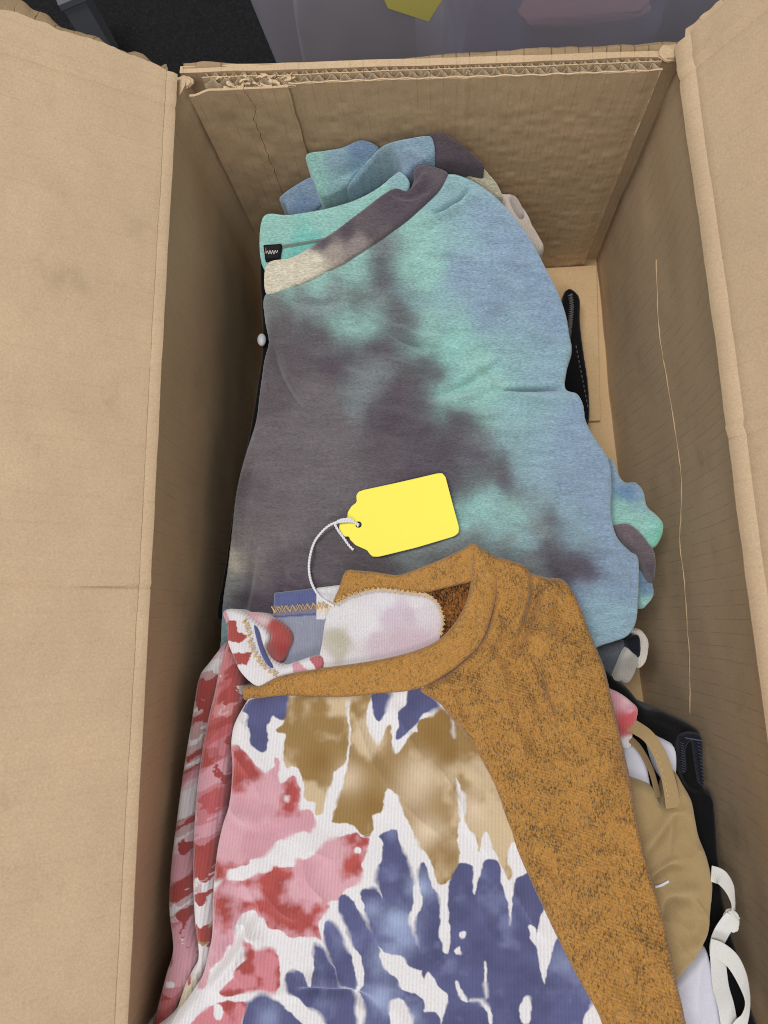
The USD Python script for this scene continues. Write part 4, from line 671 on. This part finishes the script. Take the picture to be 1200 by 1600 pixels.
obj('sleeve', cloth(sleeve, zF(0.003), 1.8, 11, 0.009, 0.09, wr, 0.0016, 80, True, 22, limp=(0.0048, 46, 1.2))[0], 'mustard_knit', rag_s, smooth=True)
# neckline
obj('neckband', cloth([(380, 1073), (406, 1071), (436, 1057), (493, 1046), (572, 1035), (637, 1021), (682, 1002), (708, 977), (727, 945), (737, 905), (740, 851), (752, 858), (768, 880), (779, 905), (772, 950), (754, 1003), (722, 1036), (688, 1061), (652, 1078), (594, 1085), (532, 1090), (445, 1088), (395, 1094), (379, 1094), (377, 1076)], lambda u, v: zF(0.004)(u, v) - 0.010 * ss((425 - u) / 50), 1.4, 9, 0.0042, 0.012, [([(752, 870), (764, 905), (757, 950), (738, 998), (700, 1035)], 6, 0.0014, 'g')], 0.0005, 40, True, 23)[0], 'mustard_band', rag_s, smooth=True)
obj('back_neckband', cloth([(539, 892), (560, 891), (590, 894), (622, 898), (652, 888), (690, 873), (718, 860), (742, 849), (756, 872), (742, 905), (715, 914), (690, 920), (665, 926), (640, 925), (590, 919), (548, 930), (520, 943), (528, 920)], zF(0.0), 1.5, 6, 0.0035, 0.014, (), 0.0005, 40, True, 24)[0], 'mustard_band', rag_s, smooth=True)
obj('sleeve_inside', cloth([(650, 915), (700, 905), (745, 895), (748, 940), (720, 985), (690, 1010), (670, 1000)], zF(-0.006), 1.6, 6, 0.004, 0.02, (), 0.0008, 40, True, 25)[0], 'mustard_inside', rag_s, smooth=True)
IN = [(540, 960, (222, 220, 224)), (600, 940, (222, 220, 226)), (575, 975, (224, 222, 226)), (530, 1000, (190, 184, 168)), (528, 1020, (194, 188, 176)), (550, 1030, (216, 212, 216)), (560, 985, (222, 219, 224)), (590, 1005, (206, 190, 200)), (615, 965, (208, 194, 206)), (640, 960, (206, 190, 202)), (625, 1000, (204, 186, 196)), (665, 960, (216, 210, 216)), (650, 940, (222, 218, 224)), (655, 1010, (204, 186, 196)), (505, 1035, (222, 219, 222)), (515, 960, (222, 220, 224))]
piece(rag_s, 'inside_back', [(519, 946), (545, 930), (595, 918), (645, 920), (680, 936), (693, 966), (686, 1002), (660, 1050), (566, 1070), (492, 1068), (496, 1040), (503, 1003), (508, 970)], zF(-0.0045), IN, 'plain_knit', r=3, t=0.001, skirt=0.02, amp=6, soft=20, seed=26, size=18)
def st_band(line, w, z, mat='thread_gold', pitch=2.6):
    l1 = zigzag(line, w, pitch * 1.5, z, 0.00046); l2 = zigzag(line, w * 0.8, pitch * 2.1, lambda u, v: z(u, v) + 0.0003, 0.0004)
    e = [tube([W(a, b, z(a, b) + 0.0002) for a, b in resample(spline(line, 6), 3) + s_ * np.array([0, w / 2])], 0.0004, 5) for s_ in (-1, 1)]
    return join([l1, l2])
obj('neck_seam_stitching', st_band([(522, 944), (545, 931), (587, 921), (640, 926), (668, 931), (684, 945), (692, 968), (688, 992)], 7, zF(0.0014), pitch=2.2), 'thread_gold', rag_s, smooth=True)
# hem of the other side showing its inside
def bands(uv):
    c = np.tile(lin((150, 154, 172)), (len(uv), 1)); y = uv[:, 1] + 0.06 * (uv[:, 0] - 425) + 1.5 * (noise(np.c_[uv / 9, 0 * uv[:, :1]], 3) - 0.5)
    c[y < 966] = lin((96, 104, 150)); c[(y < 972) & (uv[:, 0] > 494)] = lin((222, 220, 224)); c[(y > 948) & (y < 962)] = lin((132, 128, 146)); c[(y > 948) & (y < 962) & (uv[:, 0] > 494)] = lin((226, 214, 196))
    return c * (0.9 + 0.2 * fbm(np.c_[uv[:, 0] / 3, uv[:, 1] / 12, 0 * uv[:, 0]], 3, 5)[:, None])
mv, uv = cloth([(427, 926), (470, 921), (535, 913), (540, 940), (520, 1000), (510, 1060), (430, 1070), (420, 1010), (424, 965)], zF(-0.014), 1.5, 5, 0.004, 0.03, (), 0.0006, 40, False, 27)
obj('hem', mv, 'plain_knit', rag_s, smooth=True, col=bands(uv))
obj('hem_stitching', st_band([(425, 953), (460, 950), (490, 947), (518, 944)], 11, zF(-0.0132)), 'thread_gold', rag_s, smooth=True)
WT = (224, 222, 225)
piece(rag_s, 'sleeve_lining', [(376, 957), (400, 957), (416, 961), (433, 969), (451, 985), (455, 1000), (449, 1016), (440, 1034), (424, 1036), (414, 1012), (420, 996), (414, 986), (400, 978), (386, 970)], zF(-0.006), [(385, 962, PK), (395, 960, (214, 170, 176)), (412, 965, (210, 190, 192)), (430, 976, RD), (445, 995, RD), (440, 1015, (160, 66, 66)), (428, 1020, (150, 84, 82))], 'print_knit', r=9, t=0.007, skirt=0.03, amp=5, soft=12, seed=28, size=14)
piece(rag_s, 'sleeve_hem', [(345, 957), (358, 951), (378, 957), (392, 966), (404, 976), (414, 984), (419, 996), (413, 1012), (420, 1027), (440, 1040), (462, 1034), (500, 1024), (500, 1050), (446, 1058), (424, 1068), (400, 1074), (374, 1052), (360, 1022), (353, 1002), (352, 978)], zF(-0.001),
      [(352, 965, PK), (362, 960, WT), (364, 985, RD), (360, 978, RD), (372, 995, RD), (378, 980, WT), (370, 1012, WT), (383, 1010, WT), (374, 1030, RD), (383, 1030, RD), (380, 1045, WT), (400, 1060, WT), (395, 1035, WT), (412, 1045, WT), (400, 1000, WT), (404, 985, WT), (440, 1048, WT), (480, 1040, WT), (475, 1046, PK), (495, 1030, (190, 110, 116)), (408, 1020, WT)], 'print_knit', r=8, t=0.006, skirt=0.03, amp=3, seed=29, sharp=True, size=9, wr=[([(400, 978), (408, 1000), (420, 1030), (446, 1046)], 6, -0.002, 'g'), ([(366, 970), (376, 1010), (400, 1050)], 10, 0.002, 'g')])
obj('sleeve_stitching', st_band([(381, 967), (388, 985), (391, 1003), (399, 1022), (412, 1040), (432, 1054)], 9, zF(0.0009)), 'thread_gold', rag_s, smooth=True)
mv, uv = cloth([(396, 978), (403, 984), (408, 1004), (414, 1022), (426, 1042), (420, 1042), (410, 1028), (402, 1006)], zF(0.0003), 1.2, 2.5, 0.001, 0.004, (), 0.0002, 40)
obj('sleeve_binding', mv, 'print_knit', rag_s, smooth=True, col=np.tile(lin((88, 94, 146)), (len(uv), 1)))
FA = [(x, y, k) for (x, y), k in zip(A((265, -30), (265, 30), (265, 68), (255, 120), (240, 210), (235, 290), (225, 350), (205, 385), (200, 430), (195, 510), (195, 570), (185, 640), (165, 715), (190, 760), (155, 850), (160, 930), (190, 960), (160, 1040), (140, 1100), (180, 1120), (160, 1200), (150, 1300), (110, 1400), (80, 1500), (60, 1560), (300, -100), (330, -160)), (RD, RD, WT, RD, WT, RD, WT, RD, PK, WT, WT, RD, WT, PK, PK, RD, RD, WT, RD, PK, PK, PK, PK, (190, 110, 116), RD, WT, PK))]
FB = [(x, y, k) for (x, y), k in zip(A((330, -60), (420, -60), (330, 30), (315, 100), (300, 200), (290, 300), (390, 20), (430, 60), (400, 130), (375, 75), (380, 250), (360, 200), (320, 420), (380, 400), (350, 520), (280, 600), (330, 620), (280, 740), (290, 850), (290, 930), (240, 930), (250, 1000), (270, 1080), (275, 1170), (260, 1250), (240, 1340), (205, 1400), (180, 1500), (300, 1000)), ((200, 130, 134), RD, (196, 118, 122), (190, 100, 104), RD, RD, RD, RD, RD, (214, 170, 172), (200, 130, 138), (190, 100, 104), PK, PK, (186, 96, 100), PK, PK, RD, RD, RD, WT, WT, WT, (170, 140, 96), WT, WT, (206, 196, 176), (190, 176, 150), WT))]
piece(rag_s, 'sleeve_fold', [(353, 1000), (366, 1030), (372, 1060), (374, 1090), (362, 1130), (354, 1170), (353, 1206), (344, 1272), (332, 1337), (328, 1425), (322, 1500), (300, 1560), (272, 1670), (236, 1670), (262, 1605), (283, 1543), (302, 1506), (297, 1447), (294, 1381), (295, 1316), (301, 1232), (314, 1145), (328, 1085), (338, 1040)], zF(-0.008), FB, 'print_knit', step=1.5, r=17, t=0.013, skirt=0.07, amp=6, seed=31, sharp=True, size=16, wr=[([(345, 1030), (345, 1100), (330, 1200)], 7, 0.002, 'g'), ([(355, 1040), (352, 1110), (335, 1230)], 5, -0.0016, 'g')])
piece(rag_s, 'sleeve_fold', [(349, 1003), (352, 1030), (340, 1060), (326, 1110), (314, 1160), (303, 1232), (297, 1316), (296, 1381), (297, 1447), (303, 1500), (288, 1545), (262, 1600), (240, 1670), (212, 1670), (233, 1600), (240, 1575), (252, 1530), (263, 1488), (257, 1425), (260, 1359), (268, 1294), (280, 1206), (293, 1127), (304, 1062), (322, 1034)], zF(-0.014), FA, 'print_knit', step=1.5, r=15, t=0.012, skirt=0.07, amp=6, seed=32, sharp=True, size=16, wr=[([(300, 1110), (288, 1200), (276, 1320), (275, 1440)], 9, 0.001, 'g')])
piece(rag_s, 'cuff', [(945, 1078), (960, 1079), (976, 1087), (990, 1098), (999, 1108), (997, 1126), (991, 1143), (990, 1165), (978, 1172), (960, 1150)], lambda u, v: 0.160 + 0 * u, [(965, 1090, PK), (978, 1096, (216, 176, 186)), (985, 1110, PK), (985, 1120, (196, 92, 96)), (990, 1115, (200, 100, 104)), (978, 1125, (196, 92, 96)), (985, 1138, (196, 96, 100)), (982, 1160, WT), (972, 1140, (190, 90, 94))], 'print_knit', r=6, t=0.006, skirt=0.03, amp=2, seed=33, soft=8, size=9, wr=[([(958, 1095), (980, 1106), (998, 1112)], 3, 0.002, 'g')])

# ------------------------------------------------------------------ yellow price tag on its string
pt = thing('price_tag', 'blank bright yellow card price tag with a white string, lying on the grey cloth', 'price tag')
TZ = float(zT(625, 810)) + 0.0035
card = [(557, 775), (560, 769), (568, 766), (620, 755), (684, 741), (691, 741), (696, 747), (706, 785), (717, 826), (716, 834), (709, 839), (650, 856), (592, 870), (583, 870), (578, 866), (574, 860), (556, 852), (547, 843), (546, 838), (541, 839), (534, 836), (530, 828), (531, 820), (537, 814), (543, 810), (544, 800), (550, 791), (558, 785)]
def tagmesh():
    P = Polygon(np.array(unp(resample(np.array(card + card[:1]), 4)[:-1], TZ)))
    hc = unp([(560.5, 820)], TZ)[0]; P = P.difference(shapely.Point(hc).buffer(0.0023, 16))
    m = trimesh.creation.extrude_polygon(P, 0.0005, engine='earcut')
    v = np.array(m.vertices)
    return m.subdivide_to_size(0.006)
tm = tagmesh(); v = np.array(tm.vertices); c_ = unp([(625, 810)], TZ)[0]
P2 = Polygon(np.array(unp(np.array(card), TZ))).buffer(0.002); kb = BODY[shapely.contains_xy(P2, BODY[:, 0], BODY[:, 1])]
TZ2 = (kb[:, 2] - 0.035 * (kb[:, 0] - c_[0]) - 0.9 * (kb[:, 0] - c_[0]) ** 2 - 0.25 * (kb[:, 1] - c_[1]) * (kb[:, 0] - c_[0])).max() + 0.0006
TZ = TZ2
v[:, 2] += TZ + 0.035 * (v[:, 0] - c_[0]) + 0.9 * (v[:, 0] - c_[0]) ** 2 + 0.25 * (v[:, 1] - c_[1]) * (v[:, 0] - c_[0])
obj('card', (v, tm.faces), 'tag_card', pt)
def twine(pts, name):
    p = resample(spline(pts, 10), 0.6); c = np.array([W(a, b, z + TZ - 0.139) for a, b, z in p]); s_ = np.r_[0, np.cumsum(np.linalg.norm(np.diff(c, axis=0), axis=1))]
    t_ = np.gradient(c, axis=0); t_ /= np.linalg.norm(t_, axis=1, keepdims=True); a = np.cross(t_, [0, 0, 1.0]); a /= np.linalg.norm(a, axis=1, keepdims=True) + 1e-9; b = np.cross(t_, a)
    ms = []
    for k in range(2):
        th = s_ / 0.0042 * 2 * np.pi + k * np.pi; ms.append(tube(c + 0.00045 * (np.cos(th)[:, None] * a + np.sin(th)[:, None] * b), 0.00055, 6))
    return obj(name, join(ms), 'thread_white', pt, smooth=True)
twine([(561, 820, .1395), (550, 815, .1425), (535, 815, .1435), (518, 819, .1430), (503, 831, .1415), (490, 850, .1405), (483, 880, .1405), (486, 908, .1425), (498, 930, .147), (512, 941, .1535), (522, 947, .156)], 'string')
twine([(560, 822, .1395), (548, 812, .1432), (534, 812, .144), (524, 818, .1436), (528, 828, .142), (538, 842, .1405), (545, 852, .139), (552, 859, .1385)], 'string_end')
